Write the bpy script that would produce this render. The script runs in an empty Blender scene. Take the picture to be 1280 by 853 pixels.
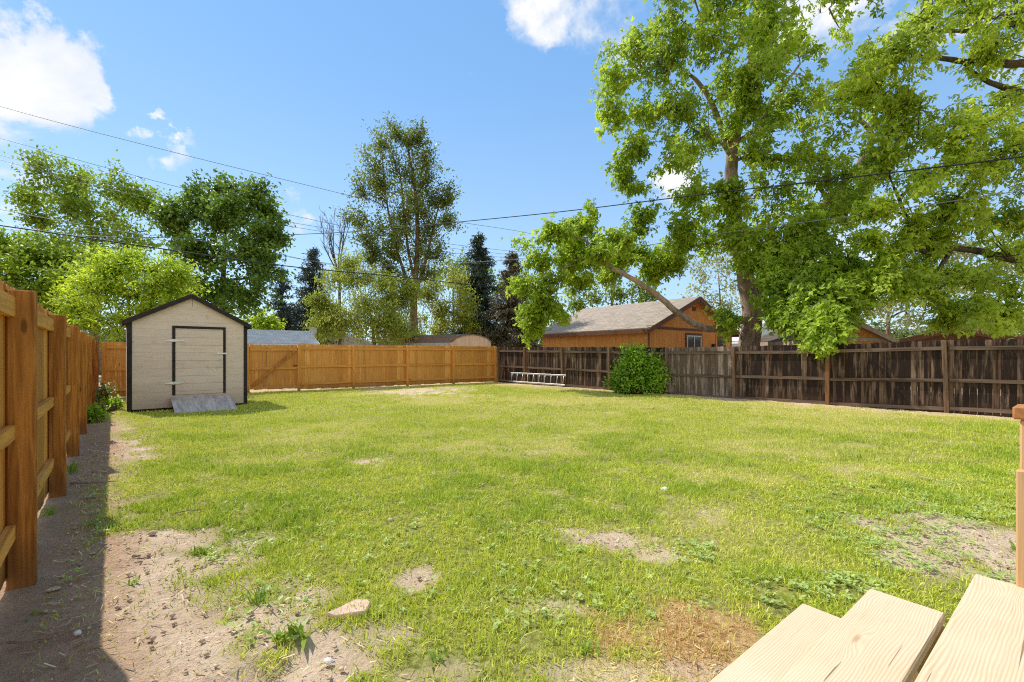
import bpy, math, random
import numpy as np
from mathutils import Vector, Matrix

random.seed(11)
RNG = np.random.default_rng(11)
D = bpy.data
sc = bpy.context.scene
col = sc.collection
PI = math.pi

# ------------------------------------------------------------------ camera
F, CX, HY, H = 568.0, 640.0, 442.5, 1.45
cam_d = D.cameras.new('camera'); cam = D.objects.new('camera', cam_d); col.objects.link(cam)
cam.location = (0, 0, H); cam.rotation_euler = (math.radians(90), 0, 0)
cam_d.sensor_width = 36; cam_d.lens = F / 1280 * 36; cam_d.shift_y = (HY - 426.5) / 1280
cam_d.clip_start = 0.05; cam_d.clip_end = 3000
sc.camera = cam
sc.view_settings.view_transform = 'Standard'; sc.view_settings.look = 'None'; sc.view_settings.exposure = 0
sc.cycles.max_bounces = 8; sc.cycles.transparent_max_bounces = 8
sc.cycles.use_denoising = False; sc.cycles.filter_width = 1.1

def at(px, py, Y):
    return Vector(((px - CX) / F * Y, Y, H + (HY - py) / F * Y))
def gp(px, py, z=0.0):
    Y = F * (H - z) / (py - HY)
    return ((px - CX) / F * Y, Y)

# ------------------------------------------------------------------ object helpers
def tag(o, label=None, cat=None, group=None, kind=None):
    if label: o['label'] = label
    if cat: o['category'] = cat
    if group: o['group'] = group
    if kind: o['kind'] = kind
    return o
def empty(name, loc=(0, 0, 0), rz=0, label=None, cat=None, group=None):
    o = D.objects.new(name, None); col.objects.link(o)
    o.empty_display_size = .2
    o.location = loc; o.rotation_euler = (0, 0, rz)
    return tag(o, label, cat, group)
def link(name, me, m, parent=None, loc=None):
    o = D.objects.new(name, me); col.objects.link(o)
    if m is not None:
        me.materials.append(m)
    if parent is not None: o.parent = parent
    if loc is not None: o.location = loc
    return o
def np_mesh(name, V, T, attrs=None, smooth=False):
    """V (n,3), T (m,k): all faces the same size"""
    me = D.meshes.new(name)
    V = np.ascontiguousarray(V, dtype=np.float32); T = np.ascontiguousarray(T, dtype=np.int32)
    m, k = T.shape
    me.vertices.add(len(V)); me.vertices.foreach_set('co', V.ravel())
    me.loops.add(m * k); me.loops.foreach_set('vertex_index', T.ravel())
    me.polygons.add(m)
    me.polygons.foreach_set('loop_start', np.arange(0, m * k, k, dtype=np.int32))
    me.update(calc_edges=True)
    for an, av in (attrs or {}).items():
        a = me.attributes.new(an, 'FLOAT', 'POINT')
        a.data.foreach_set('value', np.ascontiguousarray(av, dtype=np.float32))
    if smooth:
        me.polygons.foreach_set('use_smooth', np.ones(m, dtype=bool))
    return me

class MB:
    def __init__(s): s.v = []; s.f = []
    def add(s, vs, fs):
        n = len(s.v); s.v += [tuple(p) for p in vs]; s.f += [tuple(i + n for i in f) for f in fs]
    def box(s, x0, x1, y0, y1, z0, z1, M=None, jit=0):
        vs = [Vector((x, y, z)) for z in (z0, z1) for y in (y0, y1) for x in (x0, x1)]
        if jit: vs = [p + Vector((random.uniform(-jit, jit), random.uniform(-jit, jit), random.uniform(-jit, jit))) for p in vs]
        if M is not None: vs = [M @ p for p in vs]
        s.add(vs, [(0, 2, 3, 1), (4, 5, 7, 6), (0, 1, 5, 4), (2, 6, 7, 3), (0, 4, 6, 2), (1, 3, 7, 5)])
    def cbox(s, x0, x1, y0, y1, z0, z1, b=.006, M=None):
        """box with chamfered edges"""
        xs, ys, zs = (x0, x1), (y0, y1), (z0, z1)
        vs = []; idx = {}
        for i in (0, 1):
            for j in (0, 1):
                for k in (0, 1):
                    sx, sy, sz = (1 - 2 * i) * b, (1 - 2 * j) * b, (1 - 2 * k) * b
                    for ax in range(3):
                        p = [xs[i] + sx, ys[j] + sy, zs[k] + sz]
                        p[ax] = (xs[i], ys[j], zs[k])[ax]
                        idx[(i, j, k, ax)] = len(vs); vs.append(Vector(p))
        fs = []
        for ax in range(3):
            a, c = [(1, 2), (0, 2), (0, 1)][ax]
            for e in (0, 1):
                q = []
                for (p, r) in ((0, 0), (1, 0), (1, 1), (0, 1)):
                    ijk = [0, 0, 0]; ijk[ax] = e; ijk[a] = p; ijk[c] = r
                    q.append(idx[(*ijk, ax)])
                fs.append(q)
        for ax in range(3):       # edges along ax
            a, c = [(1, 2), (0, 2), (0, 1)][ax]
            for p in (0, 1):
                for r in (0, 1):
                    k0 = [0, 0, 0]; k0[a] = p; k0[c] = r; k1 = list(k0); k1[ax] = 1
                    fs.append([idx[(*k0, a)], idx[(*k1, a)], idx[(*k1, c)], idx[(*k0, c)]])
        for i in (0, 1):
            for j in (0, 1):
                for k in (0, 1):
                    fs.append([idx[(i, j, k, 0)], idx[(i, j, k, 1)], idx[(i, j, k, 2)]])
        if M is not None: vs = [M @ p for p in vs]
        s.add(vs, fs)
    def prism(s, poly, y0, y1):
        n = len(poly)
        vs = [(x, y0, z) for x, z in poly] + [(x, y1, z) for x, z in poly]
        fs = [tuple(range(n)), tuple(range(2 * n - 1, n - 1, -1))]
        fs += [(i, i + n, (i + 1) % n + n, (i + 1) % n) for i in range(n)]
        s.add(vs, fs)
    def tube(s, pts, rad, seg=8, cap=True):
        pts = [Vector(p) for p in pts]; n = len(pts)
        up = Vector((0.13, 0.31, 1)).normalized(); vs = []; fs = []
        for i, p in enumerate(pts):
            t = (pts[min(i + 1, n - 1)] - pts[max(i - 1, 0)])
            if t.length < 1e-9: t = Vector((0, 0, 1))
            t.normalize()
            a = t.cross(up)
            if a.length < .05: a = t.cross(Vector((1, 0, 0)))
            a.normalize(); b = t.cross(a); r = rad[i] if hasattr(rad, '__len__') else rad
            for k in range(seg):
                w = 2 * PI * k / seg
                vs.append(p + a * (math.cos(w) * r) + b * (math.sin(w) * r))
        for i in range(n - 1):
            for k in range(seg):
                k2 = (k + 1) % seg
                fs.append((i * seg + k, i * seg + k2, (i + 1) * seg + k2, (i + 1) * seg + k))
        if cap: fs += [tuple(range(seg - 1, -1, -1)), tuple((n - 1) * seg + k for k in range(seg))]
        s.add(vs, fs)
    def build(s, name, m, parent=None, smooth=False, fix=True):
        me = D.meshes.new(name); me.from_pydata(s.v, [], s.f); me.update()
        if fix:
            import bmesh
            bm = bmesh.new(); bm.from_mesh(me); bmesh.ops.recalc_face_normals(bm, faces=bm.faces); bm.to_mesh(me); bm.free()
        if smooth: me.polygons.foreach_set('use_smooth', [True] * len(me.polygons))
        return link(name, me, m, parent)

# ------------------------------------------------------------------ numpy noise
class VNoise:
    def __init__(s, seed): s.g = np.random.default_rng(seed).random((257, 257))
    def raw(s, x, y):
        xi = np.floor(x).astype(int); yi = np.floor(y).astype(int)
        fx = x - xi; fy = y - yi; fx = fx * fx * (3 - 2 * fx); fy = fy * fy * (3 - 2 * fy)
        a = xi % 256; b = yi % 256; g = s.g
        return (g[a, b] * (1 - fx) + g[a + 1, b] * fx) * (1 - fy) + (g[a, b + 1] * (1 - fx) + g[a + 1, b + 1] * fx) * fy
    def __call__(s, x, y, sc_=1.0, oct_=4):
        v = 0; a = .5; t = 0
        for o in range(oct_):
            v = v + a * s.raw(x * sc_ + 31.7 * o, y * sc_ + 11.3 * o); t += a; a *= .55; sc_ *= 2.05
        return v / t
N1, N2, N3, N4 = VNoise(1), VNoise(2), VNoise(3), VNoise(4)
def sstep(a, b, x):
    t = np.clip((x - a) / (b - a), 0, 1); return t * t * (3 - 2 * t)

# ------------------------------------------------------------------ materials
class NT:
    def __init__(s, nt): s.nt = nt
    def n(s, t, **kw):
        nd = s.nt.nodes.new(t)
        for k, v in kw.items(): setattr(nd, k, v)
        return nd
    def l(s, a, b): s.nt.links.new(a, b)
    def val(s, nd, key, v):
        if hasattr(v, 'is_linked') or isinstance(v, bpy.types.NodeSocket): s.l(v, nd.inputs[key])
        else: nd.inputs[key].default_value = v
    def math(s, op, a, b=0.0, clamp=False):
        nd = s.n('ShaderNodeMath', operation=op); nd.use_clamp = clamp
        s.val(nd, 0, a); s.val(nd, 1, b); return nd.outputs[0]
    def mix(s, f, a, b, blend='MIX'):
        nd = s.n('ShaderNodeMix', data_type='RGBA', blend_type=blend); nd.clamp_factor = True
        def c(v): return v if isinstance(v, bpy.types.NodeSocket) else ((*v, 1) if len(v) == 3 else v)
        s.val(nd, 0, f); s.val(nd, 6, c(a)); s.val(nd, 7, c(b)); return nd.outputs[2]
    def rng(s, v, a, b, c=0., d=1., smooth=False):
        nd = s.n('ShaderNodeMapRange'); nd.clamp = True
        if smooth: nd.interpolation_type = 'SMOOTHSTEP'
        s.val(nd, 0, v)
        for i, q in enumerate((a, b, c, d)): nd.inputs[i + 1].default_value = q
        return nd.outputs[0]
    def noise(s, vec=None, scale=5., detail=4., rough=.55, dist=0.):
        nd = s.n('ShaderNodeTexNoise')
        nd.inputs['Scale'].default_value = scale; nd.inputs['Detail'].default_value = detail
        nd.inputs['Roughness'].default_value = rough; nd.inputs['Distortion'].default_value = dist
        if vec is not None: s.l(vec, nd.inputs['Vector'])
        return nd.outputs[0]
    def mapping(s, vec, sc_=(1, 1, 1), loc=None):
        nd = s.n('ShaderNodeMapping'); nd.inputs['Scale'].default_value = sc_
        if loc is not None: nd.inputs['Location'].default_value = loc
        s.l(vec, nd.inputs['Vector']); return nd.outputs[0]
    def coord(s, which='Object'): return s.n('ShaderNodeTexCoord').outputs[which]
    def pos(s): return s.n('ShaderNodeNewGeometry').outputs['Position']
    def island(s): return s.n('ShaderNodeNewGeometry').outputs['Random Per Island']
    def attr(s, name): nd = s.n('ShaderNodeAttribute'); nd.attribute_name = name; return nd.outputs['Fac']
    def bump(s, h, strength=.3, dist=.01):
        nd = s.n('ShaderNodeBump'); nd.inputs['Strength'].default_value = strength; nd.inputs['Distance'].default_value = dist
        s.l(h, nd.inputs['Height']); return nd.outputs[0]
    def vadd(s, a, b):
        nd = s.n('ShaderNodeVectorMath', operation='ADD'); s.l(a, nd.inputs[0]); s.l(b, nd.inputs[1]); return nd.outputs[0]
def newmat(name):
    m = D.materials.new(name); m.use_nodes = True; m.node_tree.nodes.clear()
    t = NT(m.node_tree); out = t.n('ShaderNodeOutputMaterial'); return m, t, out
def pbsdf(t, out, colr, rough=.7, normal=None, spec=.3, metal=0.):
    b = t.n('ShaderNodeBsdfPrincipled')
    t.val(b, 'Base Color', colr if isinstance(colr, bpy.types.NodeSocket) else (*colr, 1))
    t.val(b, 'Roughness', rough); b.inputs['Specular IOR Level'].default_value = spec; b.inputs['Metallic'].default_value = metal
    if normal is not None: t.l(normal, b.inputs['Normal'])
    if out is not None: t.l(b.outputs[0], out.inputs[0])
    return b
def plain(name, c, rough=.6, var=.12, scale=6., metal=0., bump=.15, spec=.3):
    m, t, out = newmat(name)
    v = t.coord()
    n = t.noise(v, scale, 6.)
    dark = tuple(x * (1 - 2 * var) for x in c); lite = tuple(min(1, x * (1 + var)) for x in c)
    pbsdf(t, out, t.mix(t.rng(n, .3, .7), dark, lite), rough, t.bump(t.noise(v, scale * 6, 3.), bump, .004), spec, metal)
    return m
def wood(name, c1, c2, axis=2, grain=.35, stain=None, stain_amt=.0, rough=.75, knots=True, stripe=16., low=None, isl_var=.35):
    """axis = local axis the grain runs along"""
    m, t, out = newmat(name)
    v = t.coord(); isl = t.island()
    off = t.n('ShaderNodeCombineXYZ')
    for i, k in enumerate((37., 61., 17.)): t.l(t.math('MULTIPLY', isl, k), off.inputs[i])
    vv = t.vadd(v, off.outputs[0])
    sc_ = [stripe] * 3; sc_[axis] = .9
    g = t.noise(t.mapping(vv, tuple(sc_)), 1.6, 6., .6, .6)
    fine_sc = [90.] * 3; fine_sc[axis] = 3.
    g2 = t.noise(t.mapping(vv, tuple(fine_sc)), 1., 3., .6)
    base = t.mix(isl, c1, c2)
    dk = t.mix(1.0, base, (.42, .34, .28), 'MULTIPLY')
    c = t.mix(t.math('MULTIPLY', t.rng(g, .42, .72), grain * 1.6, True), base, dk)
    c = t.mix(t.math('MULTIPLY', t.rng(g2, .45, .75), grain * .8, True), c, dk)
    if knots:
        vo = t.n('ShaderNodeTexVoronoi'); ks = [5.5] * 3; ks[axis] = 1.7
        t.l(t.mapping(vv, tuple(ks)), vo.inputs['Vector']); vo.inputs['Scale'].default_value = 1.
        c = t.mix(t.rng(vo.outputs['Distance'], .055, .11, .8, 0.), c, tuple(x * .22 for x in c1))
    if stain is not None:
        ss = [7.] * 3; ss[axis] = .8
        s1 = t.noise(t.mapping(vv, tuple(ss)), 1., 5., .65)
        s2 = t.math('ADD', s1, t.math('MULTIPLY', t.math('SUBTRACT', t.math('FRACT', t.math('MULTIPLY', isl, 7.13)), .5), isl_var))
        c = t.mix(t.math('MULTIPLY', t.rng(s2, .37, .56, smooth=True), stain_amt, True), c, stain)
    if low is not None:      # damp or dirty foot
        sep = t.n('ShaderNodeSeparateXYZ'); t.l(v, sep.inputs[0])
        zz = t.math('ADD', sep.outputs[2], t.math('MULTIPLY', t.math('SUBTRACT', t.noise(v, 3., 4.), .5), .35))
        c = t.mix(t.rng(zz, .02, .30, .65, 0.), c, low)
    oi = t.n('ShaderNodeObjectInfo'); c = t.mix(t.rng(oi.outputs['Random'], 0., 1., 0., .42), c, t.mix(1., c, (.66, .58, .52), 'MULTIPLY'))
    hgt = t.math('ADD', t.math('MULTIPLY', g, .7), t.math('MULTIPLY', g2, .5))
    pbsdf(t, out, c, rough, t.bump(hgt, .35, .004), .25)
    return m
def leafmat(name, dark, lite, trans=.4, tcol=None, nscale=.45, rough=.45):
    m, t, out = newmat(name)
    isl = t.island(); n = t.noise(t.pos(), nscale, 3.); spr_ = t.attr('spray')
    f = t.math('ADD', t.math('MULTIPLY', isl, .35), t.math('ADD', t.math('MULTIPLY', t.rng(n, .32, .68), .38), t.math('MULTIPLY', spr_, .36)), True)
    c = t.mix(f, dark, lite)
    b = pbsdf(t, None, c, rough, None, .35)
    tr = t.n('ShaderNodeBsdfTranslucent')
    t.l(t.mix(f, tuple(x * .9 for x in dark), tcol or tuple(min(1, x * 1.25) for x in lite)), tr.inputs[0])
    mx = t.n('ShaderNodeMixShader'); mx.inputs[0].default_value = trans
    t.l(b.outputs[0], mx.inputs[1]); t.l(tr.outputs[0], mx.inputs[2]); t.l(mx.outputs[0], out.inputs[0])
    return m
def barkmat(name, c, scale=9.):
    m, t, out = newmat(name)
    v = t.pos()
    n = t.noise(t.mapping(v, (1, 1, .22)), scale, 8., .65, .4)
    n2 = t.noise(v, 1.3, 4.)
    cc = t.mix(t.rng(n, .38, .62), tuple(x * .35 for x in c), c)
    cc = t.mix(t.rng(n2, .4, .7, 0, .5), cc, tuple(min(1, x * 1.5) for x in c))
    pbsdf(t, out, cc, .9, t.bump(n, .9, .04), .1)
    return m

M = {}
CED1, CED2 = (.74, .28, .042), (.93, .46, .11)
M['cedar_v'] = wood('cedar picket wood', CED1, CED2, 2, .32, (.26, .085, .012), .45, low=(.22, .10, .03))
M['cedar_h'] = wood('cedar rail wood', (.78, .34, .06), (.90, .46, .11), 0, .45)
M['cedar_post'] = wood('cedar post wood', (.58, .235, .04), (.68, .31, .065), 2, .75, (.22, .075, .014), .55, low=(.16, .07, .02))
M['cedar_bk'] = wood('back fence picket wood', (.76, .33, .06), (.96, .51, .13), 2, .38, (.40, .15, .025), .35, low=(.22, .10, .03))
M['cedar_bkh'] = wood('back fence rail wood', (.70, .31, .055), (.80, .40, .09), 0, .30)
M['old_v'] = wood('weathered picket wood', (.17, .10, .06), (.34, .235, .165), 2, .8, (.020, .010, .006), .97, isl_var=.13, stripe=24., low=(.09, .045, .02))
M['old_vl'] = wood('light grey picket wood', (.46, .36, .28), (.60, .50, .40), 2, .7, (.09, .05, .03), .8, isl_var=.15, stripe=24.)  # lighter grey boards for one bay of the dark fence
M['old_h'] = wood('weathered rail wood', (.15, .10, .07), (.27, .195, .14), 0, .6, (.04, .022, .014), .8)
M['old_post'] = wood('weathered post wood', (.24, .15, .095), (.32, .21, .13), 2, .6, (.06, .03, .018), .6)
M['stain_post'] = wood('rust stained post wood', (.30, .14, .06), (.34, .16, .07), 2, .6, (.08, .03, .01), .8)
M['pine'] = wood('fresh pine tread', (.74, .55, .335), (.80, .61, .39), 0, .30, (.60, .39, .20), .35, .6, True, 13.)
def pinemat():
    m, t, out = newmat('fresh pine tread'); v = t.coord(); isl = t.island()
    off = t.n('ShaderNodeCombineXYZ'); t.l(t.math('MULTIPLY', isl, 9.), off.inputs[0]); t.l(t.math('MULTIPLY', isl, 3.7), off.inputs[1])
    vv = t.vadd(v, off.outputs[0])
    vo = t.n('ShaderNodeTexVoronoi'); t.l(t.mapping(vv, (1.6, 6.5, .01)), vo.inputs['Vector']); vo.inputs['Scale'].default_value = 1.; kd = vo.outputs['Distance']
    nz = t.noise(t.mapping(vv, (1.3, 5., 1.)), 1., 3., .5)
    sep = t.n('ShaderNodeSeparateXYZ'); t.l(vv, sep.inputs[0])
    yy = t.math('ADD', sep.outputs[1], t.math('MULTIPLY', nz, .075))
    yy = t.math('ADD', yy, t.math('MULTIPLY', t.rng(kd, .0, .30, .03, 0., True), 1.))
    wv = t.math('SINE', t.math('MULTIPLY', yy, 2 * PI / .0095)); wv = t.rng(wv, -.6, 1., 0, 1)
    fine = t.noise(t.mapping(vv, (5., 220., 60.)), 1., 3., .6)
    c = t.mix(t.math('MULTIPLY', wv, t.rng(t.noise(v, 4., 3.), .3, .7, .35, .95)), (.78, .58, .385), (.64, .44, .26))
    c = t.mix(t.rng(fine, .5, .75, 0, .4), c, (.52, .34, .18))
    c = t.mix(t.rng(kd, .045, .10, .8, 0), c, (.42, .23, .10))
    c = t.mix(t.rng(t.noise(v, 2.2, 4.), .45, .7, 0, .35), c, (.82, .67, .49))
    ck = t.noise(t.mapping(vv, (1.6, 60., 1.)), 1., 2., .5)
    c = t.mix(t.rng(ck, .735, .75, 0, .75), c, (.16, .10, .06))
    pbsdf(t, out, c, .6, t.bump(t.math('ADD', wv, fine), .25, .002), .25); return m
M['pine'] = pinemat()
M['pine_d'] = wood('stringer pine', (.62, .42, .22), (.66, .45, .24), 0, .3, rough=.6)
M['rail_red'] = wood('stained handrail wood', (.46, .20, .07), (.5, .23, .09), 0, .35)
M['pine_post'] = wood('pine rail post', (.66, .42, .20), (.70, .46, .22), 2, .3, rough=.6)

# ------------------------------------------------------------------ yard axes
U = Vector((.779, .627, 0)).normalized()            # towards the right, away
V = Vector((-.659, .752, 0)).normalized()           # towards the left, away
LF0 = Vector((-3.0, 2.89, 0))                       # yard face of the first post of the left fence
BK0 = Vector((-9.88, 17.0, 0)); CN = Vector((-.74, 23.4, 0)); BKL = Vector((-13.27, 14.6, 0))
DR = Vector((11.6, 10.3, 0))                        # dark fence runs CN -> DR and on
NB = Vector((.75, .66, 0))                          # left fence normal into the yard
def sd_line(x, y, P, Q):
    """signed distance, positive on the yard side is set by caller"""
    dx, dy = Q.x - P.x, Q.y - P.y; L = math.hypot(dx, dy)
    return ((x - P.x) * dy - (y - P.y) * dx) / L
def d_left(x, y): return sd_line(x, y, LF0, LF0 + V)             # >0 yard
def d_back(x, y): return sd_line(x, y, BKL, CN)
def d_dark(x, y): return sd_line(x, y, CN, DR)

def poly_sd(x, y, poly):
    """signed distance to polygon, negative inside"""
    d = np.full(x.shape, 1e9); ins = np.zeros(x.shape, bool); n = len(poly)
    for i in range(n):
        ax, ay = poly[i]; bx, by = poly[(i + 1) % n]
        ex, ey = bx - ax, by - ay; wx, wy = x - ax, y - ay
        t = np.clip((wx * ex + wy * ey) / (ex * ex + ey * ey + 1e-12), 0, 1)
        d = np.minimum(d, (wx - ex * t) ** 2 + (wy - ey * t) ** 2)
        c = (ay > y) != (by > y)
        ins ^= c & (x < (bx - ax) * (y - ay) / (by - ay + 1e-12) + ax)
    return np.where(ins, -1, 1) * np.sqrt(d)
DIRT_L = [gp(*p) for p in ((60, 530), (138, 522), (152, 560), (128, 610), (120, 655), (205, 672), (252, 700), (285, 735), (305, 780), (335, 853), (370, 1000), (-300, 1000), (-120, 700))]
def ell(x, y, px, py, rx, ry):
    cx_, cy_ = gp(px, py); ax = rx / F * cy_
    y1 = gp(px, py + ry)[1]; ay = abs(cy_ - y1)
    return np.sqrt(((x - cx_) / ax) ** 2 + ((y - cy_) / ay) ** 2)
BARE = [(748, 669, 44, 12, .95), (528, 722, 26, 11, .9), (463, 575, 26, 6, .9), (470, 797, 30, 12, .6), (560, 845, 70, 14, .5), (740, 845, 60, 14, .55), (1245, 690, 90, 48, .95),
        (1150, 700, 45, 20, .9), (95, 640, 40, 22, .9), (820, 690, 26, 7, .8), (400, 745, 26, 10, .6), (520, 488, 60, 6, .9), (690, 760, 30, 8, .5), (1190, 655, 40, 14, .9), (860, 840, 50, 12, .6)]
DRYP = [(875, 795, 95, 60), (905, 592, 70, 18), (830, 850, 80, 30), (700, 500, 120, 8), (1080, 520, 160, 9), (640, 560, 90, 12), (1000, 560, 120, 14), (560, 500, 60, 8), (1080, 590, 60, 16)]
def rust(x, y):
    n = N1(x, y, .9, 5) - .5; n2 = N2(x, y, 3.1, 4) - .5; n3 = N4(x, y, 9., 3) - .5
    return sstep(1.35, .5, ell(x, y, 872, 792, 92, 52) + n * 1.2 + n2 * 1.6 + n3 * 1.0)
def masks(x, y):
    """bare soil 0..1, dry and sunward yellowing 0..1"""
    n = N1(x, y, .9, 5) - .5; n2 = N2(x, y, 3.1, 4) - .5; n3 = N4(x, y, 9., 3) - .5
    b = sstep(.34, -.24, poly_sd(x, y, DIRT_L) + n * 1.0 + n2 * 1.0 + n3 * .7)
    dl = d_left(x, y); b = np.maximum(b, sstep(.75, .15, dl + n * .5 + n2 * .6) * .85)
    for e in BARE:
        b = np.maximum(b, sstep(1.45, .45, ell(x, y, *e[:4]) + n * 1.4 + n2 * 2.2 + n3 * 1.3) * e[4])
    dd = d_dark(x, y)
    b = np.maximum(b, sstep(1.15, .35, dd + n * 1.6 + n2 * .8 + n3 * .3) * .9)
    db = d_back(x, y)
    b = np.maximum(b, sstep(.42, .1, db + n * .8 + n2 * .5) * .7)
    sp = sstep(.64, .84, N3(x, y, 2.3, 5) + .25 * n2) * .42        # thin spots all over
    b = np.maximum(b, sp)
    d = sstep(.52, .80, N2(x + 40, y, .55, 5) + n3 * .25) * .38
    for e in DRYP:
        d = np.maximum(d, sstep(1.3, .5, ell(x, y, *e) + n * 1.3 + n2 * 1.4) * (1. if e[0] in (880, 830) else .5))
    d = np.maximum(d, sstep(2.6, .6, dd + n * 2.) * .8)
    d = np.clip(d + sstep(5., 10., y) * .12 + b * .15, 0, 1)  # distance term paints the yellow look towards the sun into the tint
    return b, d
def gz(x, y):
    """ground height"""
    w = sstep(.0, .6, np.minimum(np.minimum(d_left(x, y), d_back(x, y)), d_dark(x, y)))
    return (N1(x, y, .5, 3) - .5) * .07 * w + (N2(x, y, 4., 3) - .5) * .018
def gzf(x, y): return float(gz(np.array([x]), np.array([y]))[0])

# ------------------------------------------------------------------ ground sheet
def axis(lo, hi, step, far, grow=1.25):
    a = list(np.arange(lo, hi, step)); s = step; x = hi
    while x < far: a.append(x); s *= grow; x += s
    s = step; x = lo - step; l = []
    while x > -far: l.append(x); s *= grow; x -= s
    return np.array(l[::-1] + a)
gx = axis(-9.5, 9.0, .06, 1500); gy = axis(.6, 13.0, .05, 1500)
X, Yg = np.meshgrid(gx, gy, indexing='ij')
xf, yf = X.ravel(), Yg.ravel()
bz, dz = masks(xf, yf)
zf = gz(xf, yf) + bz * (N4(xf, yf, 7., 4) - .5) * .035 - bz * .012
zf = np.where(yf > 32, -.02, zf)
# shallow scoop with a broken edge at the lower left of the view
hx, hy = gp(285, 850)
ex = (xf - hx) * .8 + (yf - hy) * .6; ey = -(xf - hx) * .6 + (yf - hy) * .8
zf -= .05 * sstep(.02, -.02, ey - .02 * np.sin(ex * 9)) * sstep(.32, .18, np.abs(ex)) * sstep(-.30, -.02, ey)
nx, ny = len(gx), len(gy)
I = np.arange(nx * ny).reshape(nx, ny)
Q = np.stack([I[:-1, :-1], I[1:, :-1], I[1:, 1:], I[:-1, 1:]], -1).reshape(-1, 4)
gm, t, out = newmat('lawn soil')
P = t.pos(); bare = t.attr('bare'); dry_and_sunward_yellow = t.attr('dry_and_sunward_yellow')
na = t.noise(P, 2.2, 8., .6); nb = t.noise(P, 26., 6., .65); nc = t.noise(P, 110., 4., .6)
soil = t.mix(t.rng(na, .35, .65), (.60, .435, .295), (.77, .60, .43))
soil = t.mix(t.rng(nb, .48, .72, 0, .75), soil, (.40, .28, .19))
soil = t.mix(t.rng(nc, .56, .72, 0, .7), soil, (.80, .66, .50))
soil = t.mix(t.rng(nc, .30, .42, .6, 0), soil, (.30, .21, .14))
thatch = t.mix(t.rng(nb, .35, .65), (.14, .15, .026), (.40, .39, .10))
thatch = t.mix(t.math('MULTIPLY', dry_and_sunward_yellow, .9), thatch, t.mix(t.rng(nb, .3, .7), (.48, .38, .12), (.70, .60, .26)))
thatch = t.mix(t.attr('rust'), thatch, t.mix(t.rng(nb, .35, .65), (.36, .20, .07), (.68, .46, .20)))
soil = t.mix(t.math('MULTIPLY', t.attr('fence_shade'), .75), soil, t.mix(1., soil, (.60, .46, .36), 'MULTIPLY'))  # shade of the left fence painted into the soil as a darker strip
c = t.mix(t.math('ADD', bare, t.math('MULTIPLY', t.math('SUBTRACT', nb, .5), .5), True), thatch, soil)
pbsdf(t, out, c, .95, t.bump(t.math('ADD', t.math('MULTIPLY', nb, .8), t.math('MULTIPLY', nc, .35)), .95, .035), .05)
ground = link('ground', np_mesh('ground', np.stack([xf, yf, zf], 1), Q, {'bare': bz, 'dry_and_sunward_yellow': dz, 'rust': rust(xf, yf), 'fence_shade': sstep(.62, .25, d_left(xf, yf) + (N2(xf, yf, 3.1, 4) - .5) * .3)}, True), gm)
tag(ground, 'sunny backyard lawn with bare dirt patches', 'ground', kind='structure')

# ------------------------------------------------------------------ grass
def in_yard(x, y, m=.02):
    return (d_left(x, y) > m + .02) & (d_back(x, y) > m) & (d_dark(x, y) > m)
SH0 = Vector((-9.6, 11.36, 0)); SHX = Vector((.751, .66, 0)).normalized(); SHY = Vector((-.66, .751, 0)).normalized()
def in_shed(x, y):
    a = (x - SH0.x) * SHX.x + (y - SH0.y) * SHX.y; b = (x - SH0.x) * SHY.x + (y - SH0.y) * SHY.y
    return (a > -.02) & (a < 2.62) & (b > -.02) & (b < 2.5) | ((a > .85) & (a < 2.2) & (b > -1.28) & (b < 0))
def blades(x, y, h, w, seg, lean=.55, tint=None, kind=None):
    n = len(x); z = gz(x, y)
    a = RNG.uniform(0, 2 * PI, n); la = RNG.uniform(0, 2 * PI, n); ln = np.abs(RNG.normal(0, lean, n))
    wx, wy = np.cos(a) * w / 2, np.sin(a) * w / 2
    dx, dy = np.cos(la) * np.sin(ln), np.sin(la) * np.sin(ln); dzz = np.cos(np.clip(ln, 0, 1.35))
    B = np.stack([x, y, z - .006], 1); W = np.stack([wx, wy, 0 * wx], 1); Dd = np.stack([dx, dy, dzz], 1)
    if seg == 1:
        Vv = np.stack([B - W, B + W, B + Dd * h[:, None]], 1).reshape(-1, 3)
        T = np.arange(3 * n).reshape(n, 3); k = 3
    else:
        mid = B + Dd * (h * .55)[:, None]
        d2 = Dd.copy(); d2[:, :2] *= 1.9; d2[:, 2] *= .62
        tip = mid + d2 * (h * .5)[:, None]
        Vv = np.stack([B - W, B + W, mid - W * .8, mid + W * .8, tip], 1).reshape(-1, 3)
        o = (np.arange(n) * 5)[:, None]
        T = np.concatenate([o + [0, 1, 3], o + [0, 3, 2], o + [2, 3, 4]], 1).reshape(-1, 3); k = 5
    return Vv, T, np.repeat(tint, k), np.repeat(kind, k)
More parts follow.
